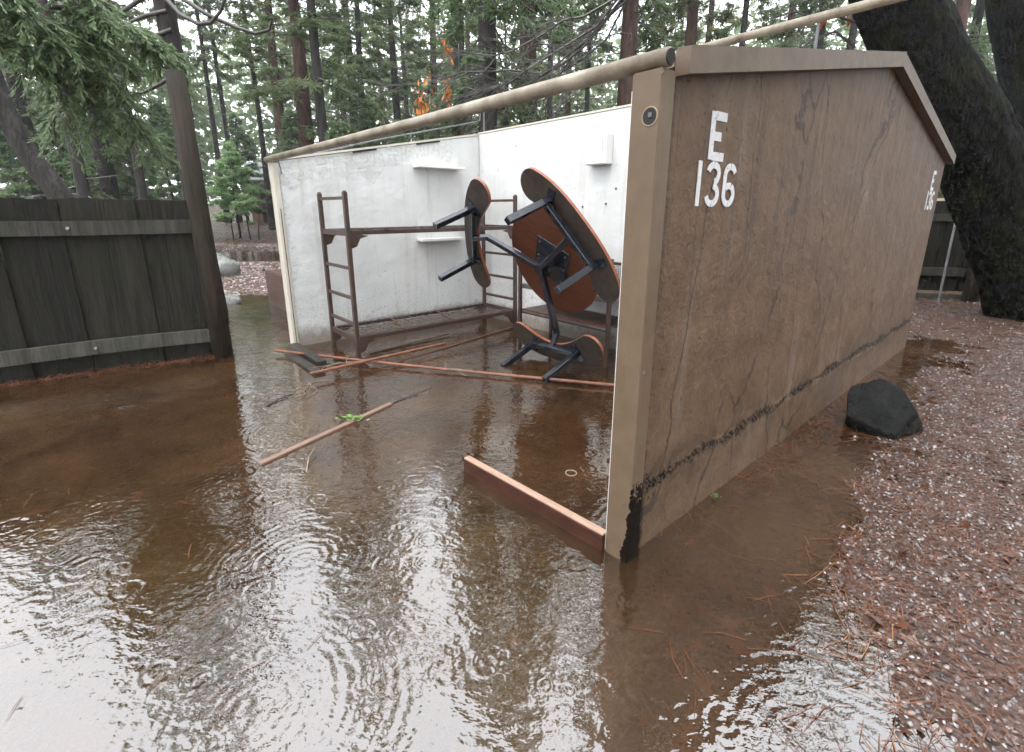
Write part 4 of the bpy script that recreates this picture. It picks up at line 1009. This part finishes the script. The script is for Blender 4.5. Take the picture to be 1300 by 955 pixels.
# understory young conifers and the bright sapling by the second puddle
for u, v, dist, sc in ((700, 140, 13, .55), (770, 140, 12, .5), (735, 150, 16, .7), (470, 160, 19, .9), (510, 160, 17, .75), (560, 160, 22, 1.0), (430, 180, 15, .7), (640, 150, 20, .9), (930, 70, 15, .8), (990, 60, 17, .9), (1060, 60, 14, .8),
                       (300, 170, 28, 1.0), (170, 230, 20, .9), (20, 230, 17, .9), (70, 240, 22, 1.0), (120, 240, 19, .8), (870, 60, 26, 1.1), (1240, 150, 16, .8), (1270, 190, 19, .9), (210, 200, 24, 1.0), (375, 190, 21, .9)):
    x, y = at_dist(u, v, dist); place(protos['young'], *KIND['young'][:2], x, y, KIND['young'][2], sc * 1.15)
sap = conifer(16, 3.9, .05, .75, 1.25, 70, 60, .12, .042, .25, 'foliage_fresh', 'bark_dark', 0)
sx, sy = at_dist(305, 300, 21.5); place(sap, 'fir_sapling', 'bright green fir sapling standing beyond the second puddle', sx, sy, None, 1.0)
for k, (u, w_) in enumerate(((318, .035), (296, .03), (328, .03))):          # thin dark stems beside the sapling
    x, y = at_dist(u, 300, 21.0); b = MB(); z = float(height(np.array([x]), np.array([y]))[0])
    b.tube([(0, 0, -.1), (.05 * (k - 1), 0, .5), (.12 * (k - 1), .1, 1.1)], [w_, w_ * .8, w_ * .4], 6); o = b.build('bare_sapling', 'bark_dark'); o.location = (x, y, z)
    tag(o, 'thin dark bare stem rising beside the bright sapling', 'sapling', 'thin stems by the sapling')

# ------------------------------------------------------------------ cedar behind the fence post, with hanging sprays
def px3(u, v, y): return at_y(u, v, y)
ced = thing('cedar_tree', 'cedar behind the log post with drooping sprays and bare curling limbs', 'tree', (px3(247, 250, 7.2).x, 7.2, 0))
CO = Vector(ced.location)
b = MB(); base = px3(247, 250, 7.2); pts = [Vector((base.x + .05, 7.2, -.2)), px3(246, 250, 7.2), px3(225, 100, 7.2), px3(207, 0, 7.2), px3(180, -180, 7.2), px3(165, -420, 7.2)]
b.tube([p - CO for p in pts], [.15, .13, .125, .12, .11, .09], 12, wob=.04); b.build('trunk', 'bark_dark', ced, smooth=True)
limbs = MB()
curls = [[(212, 14), (185, 20), (168, 27), (152, 38)], [(186, -6), (160, 12), (140, 24), (122, 27)], [(212, 0), (228, 18), (252, 31), (268, 29), (280, 15), (285, 0), (284, -12)],
         [(228, -4), (262, 18), (300, 35), (325, 43), (342, 38), (345, 26)], [(218, 38), (200, 44), (185, 54)], [(228, 90), (205, 106), (182, 118), (172, 118)], [(55, -10), (80, 8), (100, 16)]]
for c in curls:
    q = [px3(u, v, 7.1 - .05 * i) - CO for i, (u, v) in enumerate(c)]; tube_np(limbs, q, .030, .014, 7)
rr = np.random.default_rng(33); Pq, Dq, Nq = [], [], []
def spray_limb(a, bpt, dep0, dep1, n, hang=.25):
    """a leafy limb from pixel a to pixel b with hanging sprays"""
    q = []; p0, p1 = px3(*a, dep0), px3(*bpt, dep1)
    for i in range(9):
        t = i / 8; p = p0.lerp(p1, t); p.z += .16 * math.sin(t * 3.1) ; p.y += rr.normal(0, .03); q.append(p - CO)
    tube_np(limbs, q, .028, .007, 6)
    Q = np.array([x[:] for x in q]); L = np.linalg.norm(Q[-1] - Q[0])
    for k in range(n):
        t = rr.uniform(.05, 1) * 7.999; i = int(t); p = Q[i] * (1 - t + i) + Q[i + 1] * (t - i); bd = unit(Q[i + 1] - Q[i])
        side = rr.normal(0, 1, 3); side[2] *= .35; d = unit(unit(side) + bd * .5 + np.array([0, 0, -.15])); sl = rr.uniform(.14, .36)
        m = 34; u = rr.random(m) ** .8
        # frond axis droops; leaflets fan out both ways
        ax = p + d * sl * u[:, None]; ax[:, 2] -= hang * u ** 2 * sl * 1.6
        sidev = unit(np.cross(d, np.array([0, 0, 1.0]))); sg = rr.choice([-1, 1], m)[:, None]
        Pq.append(ax + rr.normal(0, .008, (m, 3))); Dq.append(unit(d + sidev * sg * rr.uniform(.3, 1.0, (m, 1)) + np.array([0, 0, -1]) * (rr.uniform(.2, .95, (m, 1)) * (.4 + u[:, None])) + rr.normal(0, .15, (m, 3)))); Nq.append(unit(np.array([0, -.3, 1]) + rr.normal(0, .4, (m, 3))))
        limbs.tube([p, p + d * sl * .6 + np.array([0, 0, -hang * .36 * sl])], [.004, .002], 3, cap=False)
for a, bb, d0, d1, n in [((-60, -60), (70, 60), 4.9, 5.3, 70), ((-80, 0), (110, 75), 5.0, 5.6, 90), ((-20, -80), (150, 40), 5.2, 5.8, 80), ((60, 10), (215, 72), 5.6, 6.3, 85), ((40, 30), (165, 90), 5.4, 6.0, 70), ((20, 70), (160, 120), 5.5, 5.9, 75),
                         ((60, 60), (130, 170), 5.6, 6.0, 60), ((-40, 40), (80, 110), 5.0, 5.5, 70), ((120, 100), (190, 190), 6.0, 6.3, 40), ((90, 120), (70, 180), 5.8, 6.0, 34), ((150, 60), (235, 80), 6.2, 6.7, 36), ((130, 130), (215, 215), 6.2, 6.6, 30), ((140, 20), (230, 120), 6.3, 6.8, 26)]:
    spray_limb(a, bb, d0, d1, n)
Pq, Dq, Nq = np.concatenate(Pq), np.concatenate(Dq), np.concatenate(Nq); n = len(Pq)
np_mesh('crown', leaf_quads(Pq, Dq, Nq, rr.uniform(.045, .10, n), rr.uniform(.010, .019, n)), quad_faces(n), 'foliage_cedar', ced)
limbs.build('branches', 'bark_twig', ced, smooth=True)['kind'] = 'stuff'

# leaning trunks behind the fence
def rough_trunk(q, rad, bark, parent, seed, sides=72, dl=.03):
    """trunk whose bark plates and furrows are real relief"""
    Q = np.array([p[:] for p in q]); L = np.concatenate([[0], np.cumsum(np.linalg.norm(np.diff(Q, axis=0), axis=1))]); m = min(int(L[-1] / dl), 220)
    t = np.linspace(0, L[-1], m); C = np.stack([np.interp(t, L, Q[:, k]) for k in range(3)], 1); r_ = np.interp(t, L, rad)
    for _ in range(6): C[1:-1] = (C[:-2] + 2 * C[1:-1] + C[2:]) / 4
    T = unit(np.gradient(C, axis=0)); X = unit(np.cross(T, np.array([0.0, 1.0, 0.0]))); Y = np.cross(T, X)
    a = np.linspace(0, 2 * np.pi, sides, endpoint=False); AA, TT = np.meshgrid(a, t); R_ = r_[:, None]
    u = np.cos(AA) * R_ * 14 + 40 + seed; w = np.sin(AA) * R_ * 14 + TT * 2.6
    ridge = 1 - np.abs(fbm(u, w, 4) - .5) * 2; fine = fbm(np.cos(AA) * R_ * 60 + 7, np.sin(AA) * R_ * 60 + TT * 14, 3) - .5
    rr_ = R_ * (1 + .14 * (fbm(np.cos(AA) * 2 + 9, np.sin(AA) * 2 + TT * 1.3, 3) - .5)) + R_ * (.11 * (ridge - .8)) + .02 * fine
    V = C[:, None] + X[:, None] * (np.cos(AA) * rr_)[..., None] + Y[:, None] * (np.sin(AA) * rr_)[..., None]
    I = (np.arange(m - 1)[:, None] * sides + np.arange(sides)[None]); J = (np.arange(m - 1)[:, None] * sides + (np.arange(sides)[None] + 1) % sides)
    return np_mesh('trunk', V.reshape(-1, 3), np.stack([I, J, J + sides, I + sides], -1).reshape(-1, 4), bark, parent, smooth=True)
def lean_tree(name, label, pix, y, radii, bark, nb, seed, fol=None, y2=None):
    rd = random.Random(seed); pts = [px3(u, v, y + ((y2 or y) - y) * i / (len(pix) - 1)) for i, (u, v) in enumerate(pix)]
    g = pts[0].copy(); gz = float(height(np.array([g.x]), np.array([g.y]))[0])
    t = thing(name, label, 'tree', (g.x, g.y, gz)); o0 = Vector(t.location)
    # smooth the path
    q = []
    for i in range(len(pts) - 1):
        for k in range(4): q.append(pts[i].lerp(pts[i + 1], k / 4))
    q.append(pts[-1]); n = len(q); rad = [np.interp(i / (n - 1) * (len(radii) - 1), range(len(radii)), radii) for i in range(n)]
    rough_trunk([p - o0 for p in q], rad, bark, t, seed)
    return t, [p - o0 for p in q]
lt, q = lean_tree('leaning_oak', 'dark leaning oak trunk behind the plank fence', [(98, 300), (75, 247), (35, 195), (5, 140), (-25, 60), (-60, -80), (-80, -300)], 8.0, [.16, .15, .145, .14, .13, .11, .07], 'bark_dark', 0, 3)

# ------------------------------------------------------------------ the big mossy oak at the right
oak, oq = lean_tree('leaning_oak', 'huge black mossy oak trunk leaning over the cabin', [(1345, 470), (1325, 414), (1297, 334), (1246, 207), (1215, 150), (1179, 92), (1138, 0), (1090, -120), (1010, -320)], 6.6, [.72, .56, .47, .44, .43, .42, .40, .36, .30], 'bark_oak', 0, 5)
OO = Vector(oak.location)
ob = MB(); rd = random.Random(21)
def px_branch(mb, pix, y0, y1, r0, r1, o0, sides=6, jit=0.0):
    n = len(pix); q = [px3(u, v, y0 + (y1 - y0) * i / (n - 1)) - o0 for i, (u, v) in enumerate(pix)]
    tube_np(mb, q, r0, r1, sides); return q
def sub_twigs(mb, q, n, l0, l1, r, rd, dirv=Vector((-.7, -.1, -.45)), depth=1):
    for k in range(n):
        i = rd.randrange(len(q) - 1); p = q[i].lerp(q[i + 1], rd.random()); d = (q[i + 1] - q[i]).normalized()
        e = (d * .8 + dirv * .5 + Vector((rd.gauss(0, .45), rd.gauss(0, .4), rd.gauss(0, .35)))).normalized(); l = rd.uniform(l0, l1); w = [p]
        for j in range(5):
            e = (e + Vector((rd.gauss(0, .16), rd.gauss(0, .16), rd.gauss(.03, .14)))).normalized(); w.append(w[-1] + e * l / 5)
        tube_np(mb, w, r, r * .4, 3)
        if depth > 0: sub_twigs(mb, w, 3, l0 * .35, l1 * .4, r * .55, rd, dirv, depth - 1)
paths = [[(905, -140), (840, -50), (778, 0), (741, 21), (715, 26), (689, 44), (650, 65), (626, 71), (595, 67), (579, 63)],
         [(905, -140), (845, -45), (783, 0), (757, 34), (720, 57), (673, 86), (647, 105), (632, 110), (605, 115), (577, 107), (564, 99)],
         [(905, -140), (850, -45), (786, 5), (752, 47), (723, 68), (697, 91), (673, 105), (640, 118), (600, 128)],
         [(905, -140), (850, -50), (788, 0), (741, 60), (715, 81), (689, 94), (647, 89), (621, 91), (590, 91), (543, 105), (514, 107)],
         [(905, -140), (840, -40), (773, 21), (731, 65), (705, 104), (690, 128), (700, 145), (715, 138)],
         [(905, -140), (850, -40), (793, 5), (770, 50), (740, 75), (700, 100), (668, 122)]]
for i, pth in enumerate(paths):
    q = px_branch(ob, pth, 7.6, 8.2 + .1 * i, .022, .006, OO, 6); sub_twigs(ob, q[2:], 22, .35, 1.1, .008, rd)
# the limb that carries them, up out of the picture
tube_np(ob, [oq[-3], oq[-3].lerp(px3(905, -140, 7.6) - OO, .5) + Vector((0, 0, .5)), px3(905, -140, 7.6) - OO], .16, .05, 8)
for k in range(9):                                   # bare overhead limbs
    s0 = oq[-(2 + k % 6)]; a = rd.uniform(1.2, 5.0); w = [s0]; d = Vector((math.cos(a), math.sin(a), rd.uniform(.2, .8))).normalized(); l = rd.uniform(3, 5.5)
    for j in range(7):
        d = (d + Vector((rd.gauss(0, .16), rd.gauss(0, .16), rd.gauss(0, .12)))).normalized(); w.append(w[-1] + d * l / 7)
    tube_np(ob, w, .10, .02, 7); sub_twigs(ob, w[2:], 12, .6, 1.8, .014, rd, Vector((0, 0, .1)))
for pth in ([(1085, 60), (1060, 40), (1030, 52), (1000, 75), (985, 90)], [(1090, 30), (1060, 20), (1035, 25), (1010, 15), (985, 22)], [(1095, 70), (1075, 75), (1050, 95), (1030, 105)]):
    q = px_branch(ob, pth, 7.0, 7.5, .020, .006, OO); sub_twigs(ob, q, 12, .2, .6, .005, rd)
ob.build('branches', 'bark_twig', oak)['kind'] = 'stuff'
lv = []; ln = []; Lp, Ld, Ln_ = [], [], []
rl = np.random.default_rng(5)
for (u, v, y_, su, sv, n_) in ((536, 124, 8.3, .13, .24, 34), (568, 60, 8.2, .06, .15, 12), (568, 118, 8.3, .05, .20, 16), (1042, 27, 7.4, .12, .06, 12), (1078, 22, 7.2, .08, .06, 8), (1195, 110, 9.5, .2, .25, 10)):
    c = px3(u, v, y_) - OO
    for k in range(n_):
        Lp.append((c.x + rl.normal(0, su * .6), c.y + rl.normal(0, .06), c.z + rl.normal(.03, sv * .6))); Ld.append((rl.normal(0, .35), rl.normal(0, .3), -1)); Ln_.append((rl.normal(0, .6), -1, rl.normal(0, .4)))
    ob2 = None
Lp, Ld, Ln_ = map(np.array, (Lp, Ld, Ln_)); V = leaf_quads(Lp, Ld, Ln_, rl.uniform(.08, .16, len(Lp)), rl.uniform(.03, .055, len(Lp)))
np_mesh('dry_leaves', V, quad_faces(len(Lp)), 'orange_leaf', oak)
ok2, q2 = lean_tree('leaning_oak', 'dark crooked oak trunk behind the huge mossy oak', [(1350, 330), (1330, 240), (1312, 140), (1298, 70), (1285, 0), (1290, -120), (1320, -300)], 9.5, [.42, .40, .36, .34, .33, .28, .2], 'bark_oak', 0, 9)
b2 = MB(); rd = random.Random(5)
for k in range(3):
    s0 = q2[18 + 2 * k]; w = [s0]; d = Vector((-.8, rd.uniform(-.4, .4), rd.uniform(.1, .6))).normalized()
    for j in range(6): d = (d + Vector((rd.gauss(0, .2), rd.gauss(0, .2), rd.gauss(0, .15)))).normalized(); w.append(w[-1] + d * .4)
    tube_np(b2, w, .05, .012, 6); sub_twigs(b2, w[1:], 12, .3, .9, .008, rd)
b2.build('branches', 'bark_twig', ok2)['kind'] = 'stuff'

# a far wood that closes the view between the trunks
rw = np.random.default_rng(77); n = 42000
az = rw.uniform(-1.05, 1.05, n); di = rw.uniform(62, 92, n); X_, Y_ = di * np.sin(az), di * np.cos(az)
crown = 8 + 26 * fbm(az * 9, di * .12, 4); tz = rw.random(n) ** .8 * crown
Pw = np.stack([X_, Y_, height(X_, Y_) + tz], 1)
V = leaf_quads(Pw, rw.normal(0, 1, (n, 3)) * np.array([1, 1, .6]) + np.array([0, 0, -.3]), rw.normal(0, 1, (n, 3)), rw.uniform(.7, 1.6, n), rw.uniform(.3, .7, n))
o = np_mesh('distant_wood', V, quad_faces(n), 'foliage_fir'); tag(o, 'far-off conifer wood closing the view behind the trees', 'wood', kind='stuff')

# ------------------------------------------------------------------ brown lodge far behind
x, y = -15.2, 30.5; z = float(height(np.array([x]), np.array([y]))[0])
lodge = thing('lodge', 'low brown building with grey pitched roof beyond the sapling', 'building', (x, y, z), .25)
part('wall', 'house_brown', lambda b: (b.box((-.6, 0, -.3), (7, 5, 2.5)), b.add([(-.6, 0, 2.5), (-.6, 5, 2.5), (-.6, 2.5, 3.4)], [(0, 1, 2)])), lodge)
def roof(b, sg):
    y0 = -.6 if sg < 0 else 5.6
    b.add([(-1.1, y0, 2.35), (7.5, y0, 2.35), (7.5, 2.5, 3.55), (-1.1, 2.5, 3.55), (-1.1, y0, 2.45), (7.5, y0, 2.45), (7.5, 2.5, 3.65), (-1.1, 2.5, 3.65)], [(0, 3, 2, 1), (4, 5, 6, 7), (0, 1, 5, 4), (1, 2, 6, 5), (2, 3, 7, 6), (3, 0, 4, 7)])
part('roof_slope', 'roof_grey', lambda b: roof(b, -1), lodge); part('roof_slope', 'roof_grey', lambda b: roof(b, 1), lodge)
wd_ = part('window', 'cream_paint', lambda b: b.box((1.2, -.04, 1.0), (2.3, -.001, 1.9)), lodge); part('pane', 'black_hole', lambda b: b.box((1.28, -.05, 1.08), (2.22, -.041, 1.82)), wd_)
part('door', 'dark_timber', lambda b: b.box((.0, -.04, 0), (.9, -.001, 2.0)), lodge)

# ------------------------------------------------------------------ neighbouring unit's screen behind the cabin
g0 = cabw(8.75, .9); az_ = math.atan2(-.21, .71)
fr = thing('screen_fence', 'dark plank screen fence with log post beyond the far end of the cabin', 'fence', g0, az_)
for k in range(14):
    w_ = .185; x0 = -.75 + k * w_
    part('plank', 'fence_wood', lambda b: b.box((x0, random.uniform(-.004, .004), -.05 + .22), (x0 + w_ - .006, .02, 1.62 + random.uniform(-.01, .01)), bev=.002), fr)
for z0, z1 in ((.42, .56), (1.30, 1.42)):
    part('rail', 'rail_wood', lambda b: b.box((-.8, -.05, z0), (1.9, -.006, z1), bev=.004), fr)
part('ground_board', 'rail_wood', lambda b: b.box((-.8, -.03, -.02), (1.9, .015, .12), bev=.004), fr)
pq = on_ground(1243, 391); lp_ = (pq - g0); c_, s_ = math.cos(az_), math.sin(az_); lx = lp_.x * c_ + lp_.y * s_
part('log_post', 'post_log', lambda b: b.tube([(lx + .06, -.16, -.1), (lx + .06, -.16, .5), (lx + .07, -.16, 1.0)], .11, 14, wob=.02), fr, smooth=True)
ra, rb = on_ground(1190, 388), at_y(1216, 268, on_ground(1190, 388).y + .25)
stk = MB(); stk.tube([(0, 0, -.03), rb - ra], .016, 8); o = stk.build('metal_rod', 'galvanised'); o.location = ra; tag(o, 'thin grey metal rod leaning on the dark screen fence', 'rod')
nb = thing('tent_cabin', 'neighbouring tent cabin with pale canvas roof seen past the far cabin corner', 'cabin', cabw(11.2, 1.2), az_)
part('wall', 'house_brown', lambda b: b.box((-1, 0, -.1), (2.6, 2.5, 1.75)), nb)
part('canvas_roof', 'canvas', lambda b: b.add([(-1.2, -.3, 1.92), (2.8, -.3, 1.92), (2.8, 2.6, 2.75), (-1.2, 2.6, 2.75), (-1.2, -.3, 1.98), (2.8, -.3, 1.98), (2.8, 2.6, 2.81), (-1.2, 2.6, 2.81)], [(0, 3, 2, 1), (4, 5, 6, 7), (0, 1, 5, 4), (1, 2, 6, 5), (2, 3, 7, 6), (3, 0, 4, 7)]), nb)
part('valance_roll', 'cream_sheet', lambda b: b.box((-1, -.12, 1.48), (1.4, -.002, 1.70), bev=.03), nb)

# ------------------------------------------------------------------ litter: needles, bark flakes, leaves, pebbles
def scatter(n, x0, x1, y0, y1, keep, seed):
    r_ = np.random.default_rng(seed); x = r_.uniform(x0, x1, n); y = r_.uniform(y0, y1, n); h = height(x, y); k = keep(x, y, h, r_); return x[k], y[k], h[k], r_
def in_cabin(x, y):
    s_ = (x - CAB_O.x) * E1.x + (y - CAB_O.y) * E1.y; w_ = (x - CAB_O.x) * E2.x + (y - CAB_O.y) * E2.y
    return (s_ > -.08) & (s_ < 5.25) & (w_ > -.03) & (w_ < 4.65)
def near_fade(x, y, k): return 1 / (1 + (np.hypot(x, y) / k) ** 2)
def needles(x, y, z, r_, name, label, parent_kind='stuff', L=(.07, .17), W=(.0018, .0032), lift=.012, m='needle_litter'):
    n = len(x); a = r_.uniform(0, 2 * np.pi, n); l = r_.uniform(*L, n); w = r_.uniform(*W, n); bend = r_.normal(0, .25, n)
    d = np.stack([np.cos(a), np.sin(a), np.zeros(n)], 1); e = np.stack([np.cos(a + bend), np.sin(a + bend), np.zeros(n)], 1)
    P = np.stack([x, y, z + r_.uniform(.002, lift, n)], 1); M1 = P + d * l[:, None] * .5; M1[:, 2] += r_.uniform(0, lift, n); T = M1 + e * l[:, None] * .5; T[:, 2] -= r_.uniform(0, lift * .8, n)
    s1 = np.stack([-d[:, 1], d[:, 0], np.zeros(n)], 1) * w[:, None]; up = np.array([0, 0, 1]) * w[:, None]
    V = np.stack([P - s1 * .5, P + s1 * .5, M1 + s1 * .5 + up * .4, M1 - s1 * .5 + up * .4, T + s1 * .2, T - s1 * .2], 1).reshape(-1, 3)
    b_ = np.arange(n)[:, None] * 6; Fc = np.concatenate([b_ + np.array([[0, 1, 2, 3]]), b_ + np.array([[3, 2, 4, 5]])])
    return tag(np_mesh(name, V, Fc, m), label, 'litter', kind='stuff')
def flakes(x, y, z, r_, name, label, size, m, tilt=.35, cat='litter', thick=.25):
    n = len(x); a0 = r_.uniform(0, 6.28, n); sz = r_.uniform(*size, n); V = []
    nrm_ = unit(np.stack([r_.normal(0, tilt, n), r_.normal(0, tilt, n), np.ones(n)], 1)); X = unit(np.cross(nrm_, np.stack([np.cos(a0), np.sin(a0), np.zeros(n)], 1))); Y = np.cross(nrm_, X)
    C = np.stack([x, y, z + r_.uniform(.001, .010, n)], 1); el = r_.uniform(.4, 1, n)
    for k in range(6):
        an = k * np.pi / 3; rr_ = sz * r_.uniform(.6, 1.15, n); V.append(C + X * (rr_ * np.cos(an))[:, None] + Y * (rr_ * el * np.sin(an))[:, None] - nrm_ * (sz * thick)[:, None])
    V.append(C + nrm_ * (sz * thick * .3)[:, None]); V = np.stack(V, 1).reshape(-1, 3); b_ = np.arange(n)[:, None] * 7
    Fc = np.concatenate([b_ + np.array([[k, (k + 1) % 6, 6]]) for k in range(6)])
    return tag(np_mesh(name, V, Fc, m), label, cat, kind='stuff')
def oak_leaves(x, y, z, r_, name, label, size, m, tilt=.3):
    n = len(x); a0 = r_.uniform(0, 6.28, n); sz = r_.uniform(*size, n); K_ = 18; V = []
    nrm_ = unit(np.stack([r_.normal(0, tilt, n), r_.normal(0, tilt, n), np.ones(n)], 1)); X = unit(np.cross(nrm_, np.stack([np.cos(a0), np.sin(a0), np.zeros(n)], 1))); Y = np.cross(nrm_, X)
    C = np.stack([x, y, z + r_.uniform(.002, .012, n)], 1); ph = r_.uniform(-.3, .3, n)
    for k in range(K_):
        an = 2 * np.pi * k / K_; lobe = (1.0 if k % 3 else .52) * (1 if k else 1.1)
        px_, py_ = np.cos(an) * lobe, np.sin(an) * lobe * .55; px_, py_ = px_ * np.ones(n) * r_.uniform(.85, 1.12, n), py_ * np.ones(n) * r_.uniform(.85, 1.12, n)
        V.append(C + X * (sz * px_)[:, None] + Y * (sz * (py_ + ph * px_ ** 2 * .4))[:, None] + nrm_ * (sz * (.28 * (py_ ** 2) + .10 * px_ * px_ * np.sign(ph)))[:, None])
    V.append(C); V = np.stack(V, 1).reshape(-1, 3); b_ = np.arange(n)[:, None] * (K_ + 1)
    return tag(np_mesh(name, V, np.concatenate([b_ + np.array([[k, (k + 1) % K_, K_]]) for k in range(K_)]), m), label, 'litter', kind='stuff')
dry = lambda x, y, h, r_: (h > -.006) & ~in_cabin(x, y) & (r_.random(len(x)) < near_fade(x, y, 3.2) * 1.6)
x, y, h, r_ = scatter(90000, .8, 8.5, .5, 9, dry, 1); flakes(x, y, h, r_, 'bark_flakes', 'wet bark flakes and chips covering the bank beside the cabin', (.004, .016), 'flake_litter', .32)
x, y, h, r_ = scatter(52000, .8, 7.5, .5, 8, dry, 11); flakes(x, y, h, r_, 'gravel', 'wet grey gravel showing through the needle bank', (.004, .013), 'pebble', .5, thick=.6)
x, y, h, r_ = scatter(120000, .8, 9.5, .5, 11, dry, 2); needles(x, y, h, r_, 'pine_needles', 'red-brown pine needles strewn over the bank')
wetk = lambda x, y, h, r_: (h < .0) & (h > -.16) & (r_.random(len(x)) < np.clip(.10 + 1.0 * (fbm(x * 1.4, y * 1.4, 3) - .38) + .5 * (x > .6), 0, 1))
x, y, h, r_ = scatter(16000, -5, 2.6, .6, 5.5, lambda x, y, h, r_: wetk(x, y, h, r_) & ~in_cabin(x, y), 3); needles(x, y, h, r_, 'sunken_needles', 'pine needles lying on the bottom under the brown water', L=(.09, .2), W=(.002, .004), m='sunken_litter')
x, y, h, r_ = scatter(2200, -5, 2.4, .7, 5, lambda x, y, h, r_: (h < -.004) & (r_.random(len(x)) < (.10 + .75 * (x > .55))), 4); needles(x, y, np.zeros(len(x)), r_, 'floating_needles', 'orange pine needles floating on the flood water', L=(.07, .16), W=(.0018, .003), lift=.004)
x, y, h, r_ = scatter(2200, -4.5, 2.6, .7, 5, lambda x, y, h, r_: (h < -.03) & (r_.random(len(x)) < (.2 + .8 * (x > .4))), 5); oak_leaves(x, y, h + .006, r_, 'sunken_leaves', 'brown oak leaves lying under the shallow water', (.025, .06), 'sunken_litter', .2)
x, y, h, r_ = scatter(520, .9, 7, .6, 7, dry, 6); oak_leaves(x, y, h + .006, r_, 'fallen_leaves', 'fallen rust-red oak leaves on the bank beside the cabin', (.018, .042), 'leaf_litter', .4)
# litter swept against the fence foot
tt = rng.uniform(.05, 1.0, 900) ** 1.3 * 3.2; off = np.abs(rng.normal(0, .07, 900)) + .02
fx = FP.x + FD.x * tt + FN.x * off; fy = FP.y + FD.y * tt + FN.y * off
needles(fx, fy, np.full(900, .0), rng, 'drift_needles', 'line of pine needles washed up along the fence foot', lift=.03, L=(.06, .16), W=(.002, .004))
# the bank behind the fence post
x, y, h, r_ = scatter(26000, -13, -2.5, 6.5, 24, lambda x, y, h, r_: (h > 0), 8); needles(x, y, h, r_, 'bank_needles', 'reddish pine needles on the bank behind the fence post', L=(.12, .3), W=(.006, .012), lift=.02)
x, y, h, r_ = scatter(34000, -12, -2.5, 7, 20, lambda x, y, h, r_: (h > 0), 9); flakes(x, y, h, r_, 'bank_chips', 'pale wet chips on the bank behind the fence post', (.015, .05), 'pale_chip', .3, thick=.4)
# litter along the wall foot, outside
ss = rng.uniform(1.0, 5.2, 700); ww = -np.abs(rng.normal(0, .12, 700)) - .01
fx = CAB_O.x + E1.x * ss + E2.x * ww; fy = CAB_O.y + E1.y * ss + E2.y * ww
needles(fx, fy, np.maximum(height(fx, fy), 0), rng, 'wall_foot_needles', 'pine needles gathered along the foot of the brown wall', lift=.02)
# pale strip painting in the meniscus highlight where water meets wall and post
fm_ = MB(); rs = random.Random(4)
def glint(a, b, off):
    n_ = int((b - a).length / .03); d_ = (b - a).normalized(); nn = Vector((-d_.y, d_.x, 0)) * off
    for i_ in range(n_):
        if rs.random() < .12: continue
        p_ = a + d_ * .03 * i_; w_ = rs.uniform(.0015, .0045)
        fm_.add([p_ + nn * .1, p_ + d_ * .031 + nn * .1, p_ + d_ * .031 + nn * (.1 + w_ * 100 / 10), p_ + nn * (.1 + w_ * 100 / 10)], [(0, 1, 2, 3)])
glint(cabw(.05, -.001, .003), cabw(1.9, -.001, .003), -.01); glint(cabw(-.066, -.02, .003), cabw(-.066, .095, .003), .01)
tag(fm_.build('meniscus_glint', 'pale_chip'), 'thin pale strip painted as the meniscus highlight along the brown wall', 'glint', kind='stuff')
# debris round the poles
n = 260; fx = rng.uniform(-2.3, -.6, n); fy = 4.9 + rng.normal(0, .25, n) - (fx + 1.5) * .35
needles(fx, fy, np.full(n, .002), rng, 'floating_straw', 'straw and needles floating around the crossed poles', lift=.008, L=(.05, .16), W=(.002, .004))

# ------------------------------------------------------------------ damp air
hz = MB(); hz.box((-110, -70, -3.0), (110, 120, 45)); m_, nt_ = mat('damp_air')
pv = nd(nt_, 'VolumePrincipled', {'Color': (.93, .96, 1.0), 'Density': .0011, 'Anisotropy': .2}); nd(nt_, 'OutputMaterial', {'Volume': pv.outputs[0]})
hz = hz.build('haze', 'damp_air'); tag(hz, 'thin damp haze hanging in the rainy wood', 'haze', kind='stuff')
